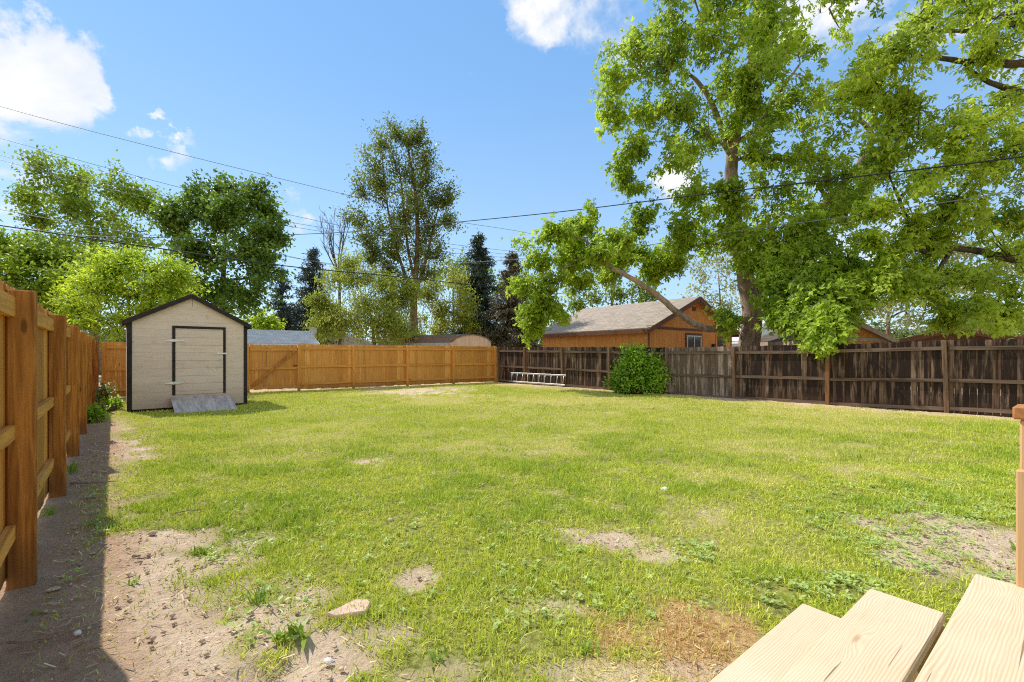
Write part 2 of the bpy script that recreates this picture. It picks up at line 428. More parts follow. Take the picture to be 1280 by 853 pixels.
def scatter(y0, y1, dens, hh, ww, seg):
    n = int(dens * (y1 - y0) * (y0 + y1) / 2 * 2.9)
    u = RNG.random(n); y = np.sqrt(y0 * y0 + u * (y1 * y1 - y0 * y0))
    x = RNG.uniform(-1.45, 1.45, n) * y
    k = in_yard(x, y) & ~in_shed(x, y); x, y = x[k], y[k]
    b, d = masks(x, y)
    cl = N3(x + 9, y - 5, 5.5, 3)                               # clumpiness
    dens_ = np.clip(1.02 - b * 1.12, 0, 1) * sstep(.25, .62, cl + .08)
    dens_ = np.maximum(dens_, b * .035)
    k = RNG.random(len(x)) < dens_; x, y, b, d, cl = x[k], y[k], b[k], d[k], cl[k]
    tall = sstep(.42, .70, N4(x, y, 1.4, 5)) * .8 + .35 * sstep(.45, .75, N1(x + 3, y + 8, 6., 3))
    tall = np.clip(tall * (1.1 - .5 * sstep(6., 11., y)), 0, 1)
    h = hh * (.45 + .75 * RNG.random(len(x))) * (.75 + .65 * tall) * (1 - .45 * b) * (1 - .25 * d)
    w = ww * (.6 + .7 * RNG.random(len(x)))
    tint = np.clip(d * 1.0 + RNG.normal(.04, .27, len(x)) - .25 * tall, 0, 1)
    ru = RNG.random(len(x)) < rust(x, y) * .85
    tall = np.where(ru, 2., tall); h = np.where(ru, h * .8, h)
    return blades(x, y, h, w, seg, .6, tint, tall)
parts = [scatter(.9, 3.4, 8200, .064, .0056, 2), scatter(3.4, 6., 5200, .062, .0070, 2), scatter(6., 11., 2300, .062, .012, 1), scatter(11., 25., 850, .066, .022, 1)]
Vs, Ts, tt, kk, o = [], [], [], [], 0
for a, b_, c_, d_ in parts:
    Vs.append(a); Ts.append(b_ + o); tt.append(c_); kk.append(d_); o += len(a)
m, t, out = newmat('grass blades')
tin = t.attr('tint'); tal = t.attr('tall'); isl = t.island()
gc = t.mix(isl, (.32, .44, .018), (.95, .95, .125))
gc = t.mix(t.math('MULTIPLY', t.math('MINIMUM', tal, 1.), .62), gc, t.mix(isl, (.15, .30, .018), (.40, .56, .045)))
dc = t.mix(isl, (.66, .53, .20), (.88, .78, .42))
c = t.mix(t.rng(tin, .38, .72, 0, 1), gc, dc)
c = t.mix(t.rng(tin, .0, .5, 0, .5), c, (.80, .77, .20))
c = t.mix(t.rng(tal, 1.2, 1.6), c, t.mix(isl, (.52, .29, .08), (.92, .70, .34)))
b = pbsdf(t, None, c, .55, None, .25)
tr = t.n('ShaderNodeBsdfTranslucent'); t.l(c, tr.inputs[0])
mx = t.n('ShaderNodeMixShader'); mx.inputs[0].default_value = .31
t.l(b.outputs[0], mx.inputs[1]); t.l(tr.outputs[0], mx.inputs[2]); t.l(mx.outputs[0], out.inputs[0])
grass = link('grass', np_mesh('grass', np.concatenate(Vs), np.concatenate(Ts), {'tint': np.concatenate(tt), 'tall': np.concatenate(kk)}), m)
tag(grass, 'short sunlit yellow green grass covering the lawn', 'grass', kind='stuff')

# ------------------------------------------------------------------ leaf builder
def unit(a): return a / (np.linalg.norm(a, axis=1, keepdims=True) + 1e-9)
def leaves_mesh(name, C, Dr, Nn, L, W, fold=.25, sh=None):
    n = len(C); Dr = unit(Dr); S = unit(np.cross(Dr, Nn)); Nn = np.cross(S, Dr)
    L = L[:, None]; W = W[:, None]
    b = C; tip = C + Dr * L - Nn * L * .12
    l = C + Dr * L * .45 + S * W * .5 + Nn * W * fold; r = C + Dr * L * .45 - S * W * .5 + Nn * W * fold
    Vv = np.stack([b, r, tip, l], 1).reshape(-1, 3)
    Q_ = np.arange(4 * n).reshape(n, 4)
    T = np.concatenate([Q_[:, [0, 1, 2]], Q_[:, [0, 2, 3]]], 1).reshape(-1, 3)
    return np_mesh(name, Vv, T, {'spray': np.repeat(sh if sh is not None else RNG.random(n), 4)})

def spray_leaves(C, Dr, n, L, spread, leaf, wr, droop, rng, up=.9):
    """leaves for sprays at C along Dr"""
    k = len(C); C = np.repeat(C, n, 0); Dr = np.repeat(unit(Dr), n, 0)
    tpos = rng.uniform(-.55, .6, (k * n, 1)) * L
    pos = C + Dr * tpos + rng.normal(0, 1, (k * n, 3)) * spread * np.array([1, 1, .8])
    d = Dr * .45 + rng.normal(0, .6, (k * n, 3)); d[:, 2] -= droop
    nb = Dr[::n] * .75 + rng.normal(0, .35, (k, 3)); nb[:, 2] += up
    nn = np.repeat(unit(nb), n, 0) + rng.normal(0, .34, (k * n, 3))
    ln = leaf * rng.uniform(.6, 1.25, k * n)
    return pos, d, nn, ln, ln * wr

def make_tree(name, label, cat, Yd, trunk_px, clumps, lmat, bmat, r0=.25, leaf=.14, wr=.62, nspray=30, nleaf=24, spread=.16, sl=.5, droop=.35,
              seed=1, limbs=(), dj=.55, group=None, fill=.5, base_z=0., twig=True, flat=.85, up=.9, bias=.35, leaflets=1, rise=.22, shl=1.):
    rng = np.random.default_rng(seed)
    k = Yd / F
    tp = [at(p[0], p[1], Yd + (p[2] if len(p) > 2 else 0)) for p in trunk_px]
    base = Vector((tp[0].x, tp[0].y, base_z)); tp[0] = base.copy()
    root = empty(name, base, 0, label, cat, group)
    mb = MB(); nodes = []; nrad = []
    def sub(pts, rs, n=4, wob=.0):
        out_p, out_r = [], []
        for i in range(len(pts) - 1):
            for j in range(n):
                q = j / n
                a = pts[max(i - 1, 0)]; b = pts[i]; c_ = pts[i + 1]; d = pts[min(i + 2, len(pts) - 1)]
                p = .5 * ((2 * b) + (c_ - a) * q + (2 * a - 5 * b + 4 * c_ - d) * q * q + (3 * b - a - 3 * c_ + d) * q ** 3)
                out_p.append(p + Vector(rng.normal(0, wob, 3))); out_r.append(rs[i] * (1 - q) + rs[i + 1] * q)
        out_p.append(pts[-1]); out_r.append(rs[-1]); return out_p, out_r
    n = len(tp)
    rs = [r0 * (1 - .82 * i / (n - 1)) for i in range(n)]
    rs[0] = r0 * 1.35
    p_, r_ = sub(tp, rs, 5, r0 * .03); mb.tube([p - base for p in p_], r_, 12)
    nodes += p_[2:]; nrad += r_[2:]
    for lb in limbs:
        pts = [at(q[0], q[1], Yd + (q[2] if len(q) > 2 else 0)) for q in lb[1]]
        ra, rb = lb[0]
        rr = [ra + (rb - ra) * i / (len(pts) - 1) for i in range(len(pts))]
        p_, r_ = sub(pts, rr, 5, ra * .05); mb.tube([p - base for p in p_], r_, 9)
        nodes += p_; nrad += r_
    cs = []
    for cdef in clumps:
        px, py, rp = cdef[:3]; off = cdef[3] if len(cdef) > 3 else (rng.uniform(-1, 1) * dj * 2 - bias) * rp * k
        cs.append((at(px, py, Yd + off), rp * k))
    tz = tp[-1].z
    order = sorted(range(len(cs)), key=lambda i: min((cs[i][0] - q).length for q in nodes))
    NP = np.array([tuple(q) for q in nodes]); NR = np.array(nrad)
    SC, SD = [], []
    for i in order:
        c_, r = cs[i]; ca = np.array(c_)
        dist = np.linalg.norm(NP - ca, axis=1) + 1.2 * np.maximum(0, NP[:, 2] - ca[2] + .1 * r)
        j = int(np.argmin(dist)); s_ = Vector(NP[j]); rr = min(NR[j] * .7, .02 + .05 * r + .012 * (s_ - c_).length)
        L_ = (c_ - s_).length
        m1 = s_.lerp(c_, .4) + Vector(rng.normal(0, .09, 3)) * L_ + Vector((0, 0, .08 * L_))
        m2 = s_.lerp(c_, .75) + Vector(rng.normal(0, .06, 3)) * L_ + Vector((0, 0, .05 * L_))
        p_, r_ = sub([s_, m1, m2, c_], [rr, rr * .75, rr * .5, rr * .3], 3, .01 * r)
        mb.tube([p - base for p in p_], r_, 6)
        new = [tuple(q) for q in p_[2:]]; rad_n = list(r_[2:])
        # leafy shoots radiating outwards, so the outline breaks into sprigs
        ns = max(5, int(nspray * rng.uniform(.75, 1.25)))
        NB_ = np.array(new); nsh = max(4, int(round(ns / 4.2)))
        ax_ = tp[int(np.argmin([abs(q.z - c_.z) for q in tp]))]
        od = np.array([c_.x - ax_.x, c_.y - ax_.y, 0]); od = od / (np.linalg.norm(od) + r)
        pos, outw = [], []
        for q in range(nsh):
            d_ = od * .55 + rng.normal(0, .62, 3) * np.array([1, 1, flat]) + np.array([0, 0, rise]); d_ /= np.linalg.norm(d_)
            ln_ = r * rng.uniform(.6, 1.42) * shl
            st = NB_[rng.integers(len(NB_))] * .5 + ca * .5 + rng.normal(0, .2 * r, 3); e = st + d_ * ln_; e[2] -= droop * .2 * ln_
            if twig:
                sv, ev = Vector(st), Vector(e); jj = int(np.argmin(np.linalg.norm(NB_ - st, axis=1))); bv = Vector(NB_[jj])
                md = sv.lerp(ev, .5) + Vector(rng.normal(0, .05, 3)) * ln_
                tr_ = min(.010 + .010 * ln_, .035)
                mb.tube([bv - base, sv - base, md - base, ev - base], [tr_ * 1.2, tr_, tr_ * .6, tr_ * .25], 4, False)
            nq = max(2, int(round(ns / nsh * rng.uniform(.7, 1.3))))
            for z_ in range(nq):
                f_ = (z_ + rng.uniform(.3, .9)) / nq
                pos.append(st + (e - st) * f_ + rng.normal(0, .17, 3) * r * (1 - .75 * f_)); outw.append(d_ + rng.normal(0, .35, 3))
        pos = np.array(pos); outw = np.array(outw); outw[:, 2] -= droop * .3
        SC.append(pos); SD.append(outw)
        NP = np.concatenate([NP, NB_]); NR = np.concatenate([NR, rad_n])
    mb.build('trunk', bmat, root, True, False)
    SC = np.concatenate(SC); SD = np.concatenate(SD)
    pos, d, nn, ln, wd = spray_leaves(SC, SD, nleaf, sl, spread, leaf, wr, droop, rng, up)
    shv = np.repeat(rng.random(len(SC)), nleaf)
    if leaflets > 1:
        S_ = unit(np.cross(unit(d), nn)); du = unit(d); Ps, Ds, Ls = [], [], []
        for a_, f_ in ((0, 1.), (.85, .85), (-.85, .85), (1.6, .6), (-1.6, .6))[:leaflets]:
            Ps.append(pos + du * ((ln * .25) * (1 if a_ == 0 else 0))[:, None]); Ds.append(du * math.cos(a_) + S_ * math.sin(a_)); Ls.append(ln * f_)
        pos = np.concatenate(Ps); d = np.concatenate(Ds); ln = np.concatenate(Ls); wd = np.tile(wd, leaflets); nn = np.tile(nn, (leaflets, 1)); shv = np.tile(shv, leaflets)
    link('crown', leaves_mesh('crown', pos - np.array(base), d, nn, ln, wd, .25, shv), lmat, root)
    return root

L_main = leafmat('maple leaves', (.085, .185, .016), (.56, .71, .055), .5, (.78, .95, .085))
L_main2 = leafmat('overhanging tree leaves', (.14, .26, .02), (.68, .82, .065), .52, (.86, .97, .10))
L_mid = leafmat('dull green leaves', (.08, .14, .014), (.32, .42, .05), .42)
L_yel = leafmat('yellow green leaves', (.20, .33, .015), (.58, .74, .06), .5, (.80, .93, .08))
L_dark = leafmat('dark green leaves', (.05, .11, .016), (.28, .42, .05), .42)
L_elm = leafmat('elm leaves', (.075, .11, .018), (.33, .41, .06), .38)
L_olive = leafmat('olive leaves', (.20, .26, .03), (.54, .60, .10), .45)
L_pale = leafmat('pale leaves', (.22, .26, .09), (.55, .58, .26), .4)
L_spr = leafmat('spruce needles', (.03, .05, .042), (.14, .18, .14), .15)
L_sprd = leafmat('dark spruce needles', (.025, .045, .026), (.11, .16, .085), .15)
L_sprb = leafmat('brown spruce needles', (.05, .05, .025), (.22, .18, .09), .12)
L_bush = leafmat('bush leaves', (.14, .30, .018), (.46, .68, .06), .45)
B_grey = barkmat('grey brown bark', (.34, .25, .185))
B_dark = barkmat('dark bark', (.13, .095, .07))
B_mid = barkmat('elm bark', (.26, .17, .11))
B_bare = barkmat('bare twig bark', (.17, .14, .13))

# ---- the big maple behind the dark fence
c_main = [(800, 55, 36), (845, 28, 42), (900, 15, 42), (785, 100, 32), (835, 88, 36), (890, 62, 36), (965, 25, 40), (768, 140, 22), (812, 148, 28), (860, 140, 34), (912, 112, 32),
          (965, 85, 36), (995, 55, 30), (800, 190, 24), (778, 215, 18), (850, 195, 32), (885, 172, 30), (965, 145, 36), (948, 190, 26), (868, 238, 26), (905, 258, 28), (955, 235, 32),
          (992, 195, 40), (862, 285, 22), (885, 305, 24), (935, 290, 30), (975, 265, 36), (1022, 225, 36), (1042, 185, 36), (1003, 135, 36), (1050, 125, 34), (1072, 85, 34),
          (945, 335, 22, -1.6), (978, 318, 30, -2), (1012, 308, 32, -2.4), (1042, 280, 32), (1070, 245, 26), (920, 250, 20, -1.7), (922, 300, 22, -1.7), (936, 95, 22, -1.5), (948, 40, 26, -1.6), (930, 140, 18, -1.3),
          (985, 348, 24, -2.8), (1015, 345, 26, -3.2), (1045, 335, 24, -3), (1000, 280, 24, -2), (970, 362, 20, -2.6), (1000, 372, 20, -3.8), (1030, 375, 20, -4.3), (1056, 362, 18, -4), (985, 390, 13, -4), (1012, 394, 14, -4.8), (1038, 398, 13, -5.2), (1055, 384, 12, -4.8), (1026, 414, 8, -5.7), (1043, 414, 6, -5.7), (1010, 411, 7, -5.3), (1034, 424, 5, -6), (968, 384, 11, -3.3), (977, 397, 9, -3.9), (992, 403, 9, -4.4), (1000, 390, 12, -4.2), (962, 350, 16, -2.5), (1066, 372, 12, -4.2), (1062, 345, 16, -3.4), (1078, 350, 18, -3.5),
          (912, 402, 15), (900, -40, 60), (980, -40, 60), (1050, -10, 40), (840, -40, 45),
          # the low limb that reaches left
          (700, 290, 20), (733, 277, 15), (672, 318, 21), (712, 325, 23), (755, 318, 21), (660, 352, 17), (690, 358, 23), (733, 352, 18, 1.0), (665, 388, 17), (672, 412, 12), (782, 298, 19),
          (812, 272, 17), (810, 322, 22, 1.0), (842, 340, 15, 1.2), (850, 310, 14), (770, 342, 12, 1.2), (690, 390, 12), (815, 345, 12, 1.2), (786, 318, 14, 1.0), (757, 312, 11, -1.9), (720, 305, 14)]
make_tree('maple_tree', 'huge maple behind the dark fence with thick trunk and low limb reaching left', 'tree', 19,
          [(936, 486), (937, 430), (940, 392), (932, 345), (920, 285), (914, 215), (922, 155), (936, 95), (945, 20), (950, -70)], c_main, L_main, B_grey, r0=.46,
          leaf=.19, wr=.50, nspray=33, nleaf=14, leaflets=3, spread=.15, sl=.6, droop=.6, seed=5, dj=.55, bias=.8, fill=.45,
          limbs=[((.17, .06), [(940, 398), (922, 402, -.4), (903, 410, -.8), (878, 410, -1), (850, 393, -1.2), (822, 370, -1.3), (796, 352, -1.4), (765, 335, -1.4), (742, 322, -1.3), (733, 300, -1.2)]),
                 ((.30, .08), [(942, 380), (962, 352), (985, 312), (1013, 276, -.5), (1048, 238, -.6), (1074, 205), (1090, 172), (1075, 150)]),
                 ((.14, .05), [(914, 195), (890, 130), (870, 100), (850, 88)]), ((.12, .04), [(916, 180), (940, 165), (965, 130), (1000, 80)]),
                 ((.13, .05), [(1000, 300, -1), (1020, 340, -2.5), (1035, 370, -4)])])
# ---- second tree on the right, its trunk just outside the picture
c_b = [(1120, 55, 40), (1165, 25, 36), (1205, 5, 42), (1255, 15, 42), (1245, 62, 28), (1100, 108, 40), (1150, 125, 34), (1112, 160, 38), (1152, 178, 40), (1202, 150, 34), (1252, 135, 40), (1272, 190, 38),
       (1212, 200, 40), (1165, 225, 34), (1232, 248, 38), (1272, 270, 36), (1190, 265, 24), (1108, 205, 30), (1090, 350, 24), (1130, 355, 28), (1172, 365, 28), (1212, 388, 30), (1262, 320, 36),
       (1275, 372, 26), (1152, 342, 24), (1215, 345, 22), (1300, 100, 60), (1320, 200, 60), (1310, 300, 50), (1240, -40, 60), (1320, 10, 70), (1160, -40, 50), (1188, 405, 14), (1085, 300, 11), (1112, 315, 14), (1150, 285, 13), (1100, 262, 16), (1175, 300, 12), (1235, 385, 22), (1262, 400, 18)]
make_tree('maple_tree', 'leafy tree whose drooping boughs fill the right edge above the dark fence', 'tree', 14.5,
          [(1370, 500), (1368, 400), (1362, 300), (1350, 200), (1335, 100), (1325, 0), (1320, -100)], c_b, L_main2, B_dark, r0=.36,
          leaf=.18, wr=.44, nspray=32, nleaf=13, leaflets=3, spread=.14, sl=.55, droop=.6, seed=8, dj=.5,
          limbs=[((.16, .05), [(1345, 150), (1300, 85), (1262, 80), (1222, 78), (1180, 74), (1150, 70)]), ((.12, .04), [(1345, 150), (1290, 120), (1250, 108), (1222, 95), (1200, 75)]),
                 ((.14, .045), [(1362, 340), (1300, 330), (1255, 322), (1222, 314), (1192, 311), (1165, 316), (1146, 306), (1132, 270), (1118, 235)]),
                 ((.10, .03), [(1335, 60), (1270, 30), (1220, 38), (1160, 38), (1120, 30)]), ((.08, .03), [(1192, 308), (1170, 340), (1140, 360)])])
# ---- trees behind the back fence, left to right
make_tree('deciduous_tree', 'tall open crowned tree with pale green leaves behind the shed at far left', 'tree', 32, [(118, 470), (118, 400), (116, 330), (112, 280), (105, 225)],
          [(60, 215, 18), (100, 222, 21), (42, 245, 16), (75, 245, 20), (135, 232, 20), (168, 240, 18), (92, 268, 22), (148, 270, 24), (188, 262, 16), (48, 275, 12), (120, 300, 26), (160, 310, 26), (70, 310, 18), (95, 340, 26), (140, 345, 30)],
          leafmat('open tree leaves', (.10, .18, .018), (.42, .56, .05), .45), B_mid, r0=.3, leaf=.26, nspray=40, nleaf=20, spread=.28, sl=.9, seed=21, rise=.4, shl=1.25)
make_tree('deciduous_tree', 'dense green tree rising over the top of the long left fence', 'tree', 20, [(20, 490), (18, 400), (22, 330)],
          [(8, 310, 24), (35, 330, 26), (5, 350, 30), (45, 365, 28), (15, 385, 30), (75, 330, 24), (80, 370, 26), (-30, 330, 40), (-60, 300, 40), (-30, 280, 25), (60, 395, 20), (100, 345, 22), (125, 325, 18)],
          leafmat('left tree leaves', (.10, .17, .015), (.42, .56, .04), .46), B_dark, r0=.25, leaf=.2, nspray=42, nleaf=26, spread=.2, sl=.6, seed=22, rise=.3)
make_tree('deciduous_tree', 'bright yellow green young tree directly behind the shed', 'tree', 17.5, [(165, 490), (164, 420), (160, 370)],
          [(150, 335, 20), (188, 345, 20), (120, 365, 24), (168, 372, 30), (212, 365, 22), (95, 388, 20), (140, 398, 28), (228, 345, 12), (110, 410, 20), (185, 395, 24), (165, 322, 9), (205, 335, 10), (85, 375, 8), (128, 345, 12), (220, 385, 14)],
          L_yel, B_dark, r0=.12, leaf=.16, wr=.42, nspray=46, nleaf=24, spread=.12, sl=.7, droop=.3, seed=23, rise=.3, shl=1.3)
make_tree('deciduous_tree', 'dark green maple standing right behind the shed roof', 'tree', 26, [(282, 480), (281, 400), (279, 340), (282, 280), (284, 235)],
          [(240, 250, 18), (285, 240, 20), (318, 245, 18), (228, 285, 22), (275, 285, 28), (320, 285, 24), (345, 300, 14), (262, 330, 28), (305, 332, 28), (332, 345, 16), (272, 375, 26), (308, 380, 20), (213, 262, 10), (240, 320, 20), (300, 262, 18), (255, 265, 18), (240, 365, 20), (330, 268, 12), (325, 320, 16)],
          L_dark, B_dark, r0=.22, leaf=.24, nspray=40, nleaf=24, spread=.2, sl=.8, seed=24, rise=.45, bias=.7, shl=1.2)
make_tree('deciduous_tree', 'small bright green tree between the shed roof and the spruces', 'tree', 30, [(325, 480), (326, 420)],
          [(318, 398, 12), (336, 405, 10), (345, 412, 8), (322, 412, 12)], L_yel, B_dark, r0=.1, leaf=.25, nspray=20, nleaf=18, spread=.2, sl=.5, seed=25)
make_tree('elm_tree', 'tall slender elm with several stems rising high above the back fence', 'tree', 31, [(518, 472), (518, 425), (517, 385), (519, 350), (522, 300), (519, 240), (510, 185)],
          [(480, 182, 15), (510, 180, 15), (468, 212, 17), (496, 215, 20), (530, 210, 16), (455, 245, 15), (484, 252, 22), (515, 250, 24), (545, 252, 17), (449, 280, 12), (470, 292, 18), (503, 290, 22), (536, 292, 18), (557, 280, 11), (560, 255, 8), (490, 318, 15), (520, 330, 15), (545, 320, 12), (465, 325, 8), (475, 235, 14), (528, 232, 14), (498, 172, 9), (525, 175, 8), (505, 270, 20), (525, 305, 18), (490, 340, 14), (535, 345, 13), (510, 350, 12), (460, 300, 14), (512, 228, 18), (530, 270, 18), (495, 305, 18)],
          L_elm, B_mid, r0=.33, leaf=.19, wr=.55, nspray=44, nleaf=18, spread=.2, sl=.9, droop=.1, seed=26, bias=.5, rise=.75, shl=1.55,
          limbs=[((.13, .03), [(516, 365), (503, 335), (492, 295), (482, 245), (478, 195)]), ((.12, .03), [(520, 365), (532, 325), (542, 285), (550, 250)]), ((.11, .03), [(519, 355), (510, 310), (505, 260), (498, 200)]), ((.12, .04), [(516, 372), (500, 352), (478, 340), (462, 345)])])
make_tree('willow_tree', 'low spreading yellow green tree in front of the tall elm', 'tree', 28, [(470, 475), (468, 430), (462, 385)],
          [(420, 352, 20), (455, 345, 22), (415, 388, 22), (452, 382, 28), (488, 372, 20), (425, 408, 18), (470, 405, 20), (440, 330, 12), (400, 375, 8), (405, 410, 14), (490, 400, 20), (505, 380, 18), (480, 355, 16), (440, 400, 22), (500, 415, 14), (510, 360, 12)],
          L_olive, B_mid, r0=.18, leaf=.20, wr=.35, nspray=48, nleaf=28, spread=.22, sl=.8, droop=.7, seed=27)
make_tree('willow_tree', 'yellow green tree on the right of the tall elm stems', 'tree', 34, [(552, 468), (552, 420), (552, 385)],
          [(545, 352, 18), (568, 345, 15), (578, 375, 16), (545, 385, 22), (565, 405, 20), (525, 400, 18), (585, 400, 10), (530, 365, 14), (495, 400, 14), (545, 415, 16), (575, 355, 14), (560, 385, 20), (590, 415, 12)],
          leafmat('olive green leaves', (.19, .23, .025), (.52, .56, .08), .45), B_mid, r0=.18, leaf=.22, wr=.4, nspray=32, nleaf=22, spread=.24, sl=.7, droop=.6, seed=28)
make_tree('deciduous_tree', 'leafy green tree far behind between the elm and the tall dark spruce', 'tree', 50, [(568, 460), (567, 400), (566, 345)],
          [(555, 335, 12), (575, 330, 14), (590, 345, 12), (565, 350, 16), (610, 350, 12), (640, 350, 14), (625, 365, 16), (655, 370, 16)], L_mid, B_dark, r0=.2, leaf=.35, nspray=20, nleaf=16, spread=.35, sl=1., seed=29)
make_tree('deciduous_tree', 'pale grey green tree far behind the big maple trunk', 'tree', 45, [(905, 462), (902, 400), (898, 345)],
          [(870, 330, 12), (890, 318, 15), (915, 310, 15), (880, 352, 18), (905, 345, 20), (885, 380, 16), (915, 380, 18), (935, 355, 16), (950, 385, 14), (900, 402, 14)], L_pale, B_mid, r0=.2, leaf=.34, nspray=16, nleaf=12, spread=.35, sl=1.1, seed=30)
make_tree('deciduous_tree', 'dusty green tree behind the garage roof', 'tree', 40, [(790, 468), (790, 410), (790, 370)],
          [(770, 368, 14), (800, 365, 12), (745, 378, 14), (820, 372, 10), (722, 385, 12), (700, 400, 10)], L_mid, B_dark, r0=.2, leaf=.3, nspray=20, nleaf=18, spread=.3, sl=.8, seed=31)
for i, (pp, cl, lb) in enumerate([
        ([(1110, 465), (1110, 410), (1112, 360)], [(1080, 345, 16), (1110, 335, 20), (1135, 360, 20), (1085, 375, 18), (1115, 385, 22), (1060, 390, 14), (1145, 395, 18), (1160, 350, 14)], 'pale yellow green tree behind the low orange shed'),
        ([(1225, 465), (1224, 410), (1222, 360)], [(1190, 320, 18), (1215, 310, 22), (1245, 330, 22), (1200, 355, 22), (1235, 365, 24), (1265, 350, 22), (1190, 390, 20), (1225, 395, 22), (1265, 392, 20), (1285, 330, 20), (1180, 295, 12)], 'pale yellow green tree behind the brown roof at the right edge')]):
    make_tree('deciduous_tree', lb, 'tree', 30 + 3 * i, pp, cl, L_pale, B_mid, r0=.2, leaf=.26, nspray=22, nleaf=15, spread=.28, sl=.9, seed=33 + i)

# ---- spruces
def spruce(px, top, bot, hw, Yd, lmat, label, seed, thin=1.0, group='spruce trees behind the back fence'):
    rng = np.random.default_rng(seed)
    base = at(px, bot, Yd); base.z = 0; k = Yd / F; Ht = at(px, top, Yd).z; R_ = hw * k * 1.45
    root = empty('spruce_tree', base, 0, label, 'tree', group)
    mb = MB(); mb.tube([(0, 0, -.1), (0, 0, Ht * .5), (0, 0, Ht)], [R_ * .09 + .05, R_ * .05 + .03, .015], 8)
    z = 1.0; pos = []; dr = []
    while z < Ht - .15:
        f = 1 - z / Ht; rr = R_ * (f ** .8) * 1.08
        nb = int((7 + 9 * f) * thin) + 2
        for j in range(nb):
            a = rng.uniform(0, 2 * PI); L_ = rr * rng.uniform(.6, 1.12)
            d = Vector((math.cos(a), math.sin(a), 0)); rise = rng.uniform(-.28, .05) if f > .3 else rng.uniform(-.1, .3)
            pts = [Vector((0, 0, z)), d * L_ * .5 + Vector((0, 0, z + rise * L_ * .6)), d * L_ + Vector((0, 0, z + rise * L_ * .7))]
            mb.tube(pts, [.03, .02, .008], 4, False)
            ns = max(3, int(L_ / .16))
            for s in range(ns):
                q = (s + .5) / ns
                p = pts[0].lerp(pts[1], q * 2) if q < .5 else pts[1].lerp(pts[2], q * 2 - 1)
                sd = Vector((-d.y, d.x, 0)) * rng.normal(0, .16 * L_ * (1.15 - q))
                pos.append(tuple(p + sd)); dr.append(tuple(d + sd * 1.2))
        z += .34 + .22 * f
    pos.append((0, 0, Ht)); dr.append((0, 0, 1))
    P_, d_, n_, l_, w_ = spray_leaves(np.array(pos), np.array(dr), 9, .42, .10, .30, .24, .35, rng)
    mb.build('trunk', B_dark, root, True, False)
    link('crown', leaves_mesh('crown', P_, d_, n_, l_, w_), lmat, root)
    return root
spruce(352, 332, 470, 26, 34, L_spr, 'thin dark spruce just right of the dark maple', 41, .6)
spruce(392, 310, 470, 34, 37, L_spr, 'broad blue grey spruce left of the willow', 42, .9)
spruce(598, 290, 470, 34, 36, L_sprd, 'tall dark green spruce right of the elm', 43, 1.2)
spruce(640, 312, 472, 36, 33, L_sprb, 'brownish spruce beside the left tip of the maple foliage', 44, 1.1)

# ---- bare tree
def bare_tree():
    rng = np.random.default_rng(77); Yd = 30; base = at(424, 470, Yd); base.z = 0
    root = empty('bare_tree', base, 0, 'leafless tree with fanned thin branches left of the elm', 'tree')
    mb = MB(); mb.tube([(0, 0, -.1), (.05, 0, 3), (0, 0, at(0, 345, Yd).z)], [.14, .11, .08], 8)
    fork = Vector((0, 0, at(0, 345, Yd).z))
    for i in range(9):
        tip = at(398 + 5.2 * i + rng.uniform(-2, 2), 262 + 26 * abs(rng.normal(0, .6)), Yd + rng.uniform(-1, 1)) - base
        m = fork.lerp(tip, .5) + Vector((rng.uniform(-.5, .1), rng.uniform(-.3, .3), 0))
        pts = [fork.lerp(m, .0), fork.lerp(m, .6) + Vector((rng.uniform(-.1, .1), 0, 0)), m, m.lerp(tip, .5) + Vector((.12, 0, .1)), tip]
        mb.tube(pts, [.05, .04, .03, .02, .008], 5, False)
        for j in range(12):
            q = rng.uniform(.3, .95); p = fork.lerp(m, q * 2) if q < .5 else m.lerp(tip, q * 2 - 1)
            e = p + Vector((rng.normal(-.15, .25), rng.normal(0, .2), rng.uniform(.3, .9)))
            mb.tube([p, p.lerp(e, .5) + Vector((rng.normal(0, .06), 0, 0)), e], [.016, .011, .005], 3, False)
    mb.build('trunk', B_bare, root, True, False)
bare_tree()

# ---- far treeline: one mass
def far_woods():
    rng = np.random.default_rng(5); C_, Dd = [], []
    for i in range(420):
        px = rng.uniform(-500, 1800); Yd = rng.uniform(65, 95); hgt = rng.uniform(2.5, 6.5) * (.7 + .6 * float(N1(np.array([px]), np.array([3.]), .012, 2)[0]))
        c_ = at(px, 440, Yd)
        for j in range(16):
            z = hgt * rng.random() ** .7
            C_.append((c_.x + rng.normal(0, 2.2), c_.y + rng.normal(0, 1.5), z)); Dd.append((rng.normal(), rng.normal(), .6))
    p, d, n_, l, w = spray_leaves(np.array(C_), np.array(Dd), 14, 1.2, .6, .75, .7, .2, rng)
    o = link('far_woods', leaves_mesh('far_woods', p, d, n_, l, w), leafmat('far leaves', (.06, .09, .02), (.24, .29, .07), .3))
    tag(o, 'hazy green mass of distant trees along the horizon', 'woods', kind='stuff')
far_woods()

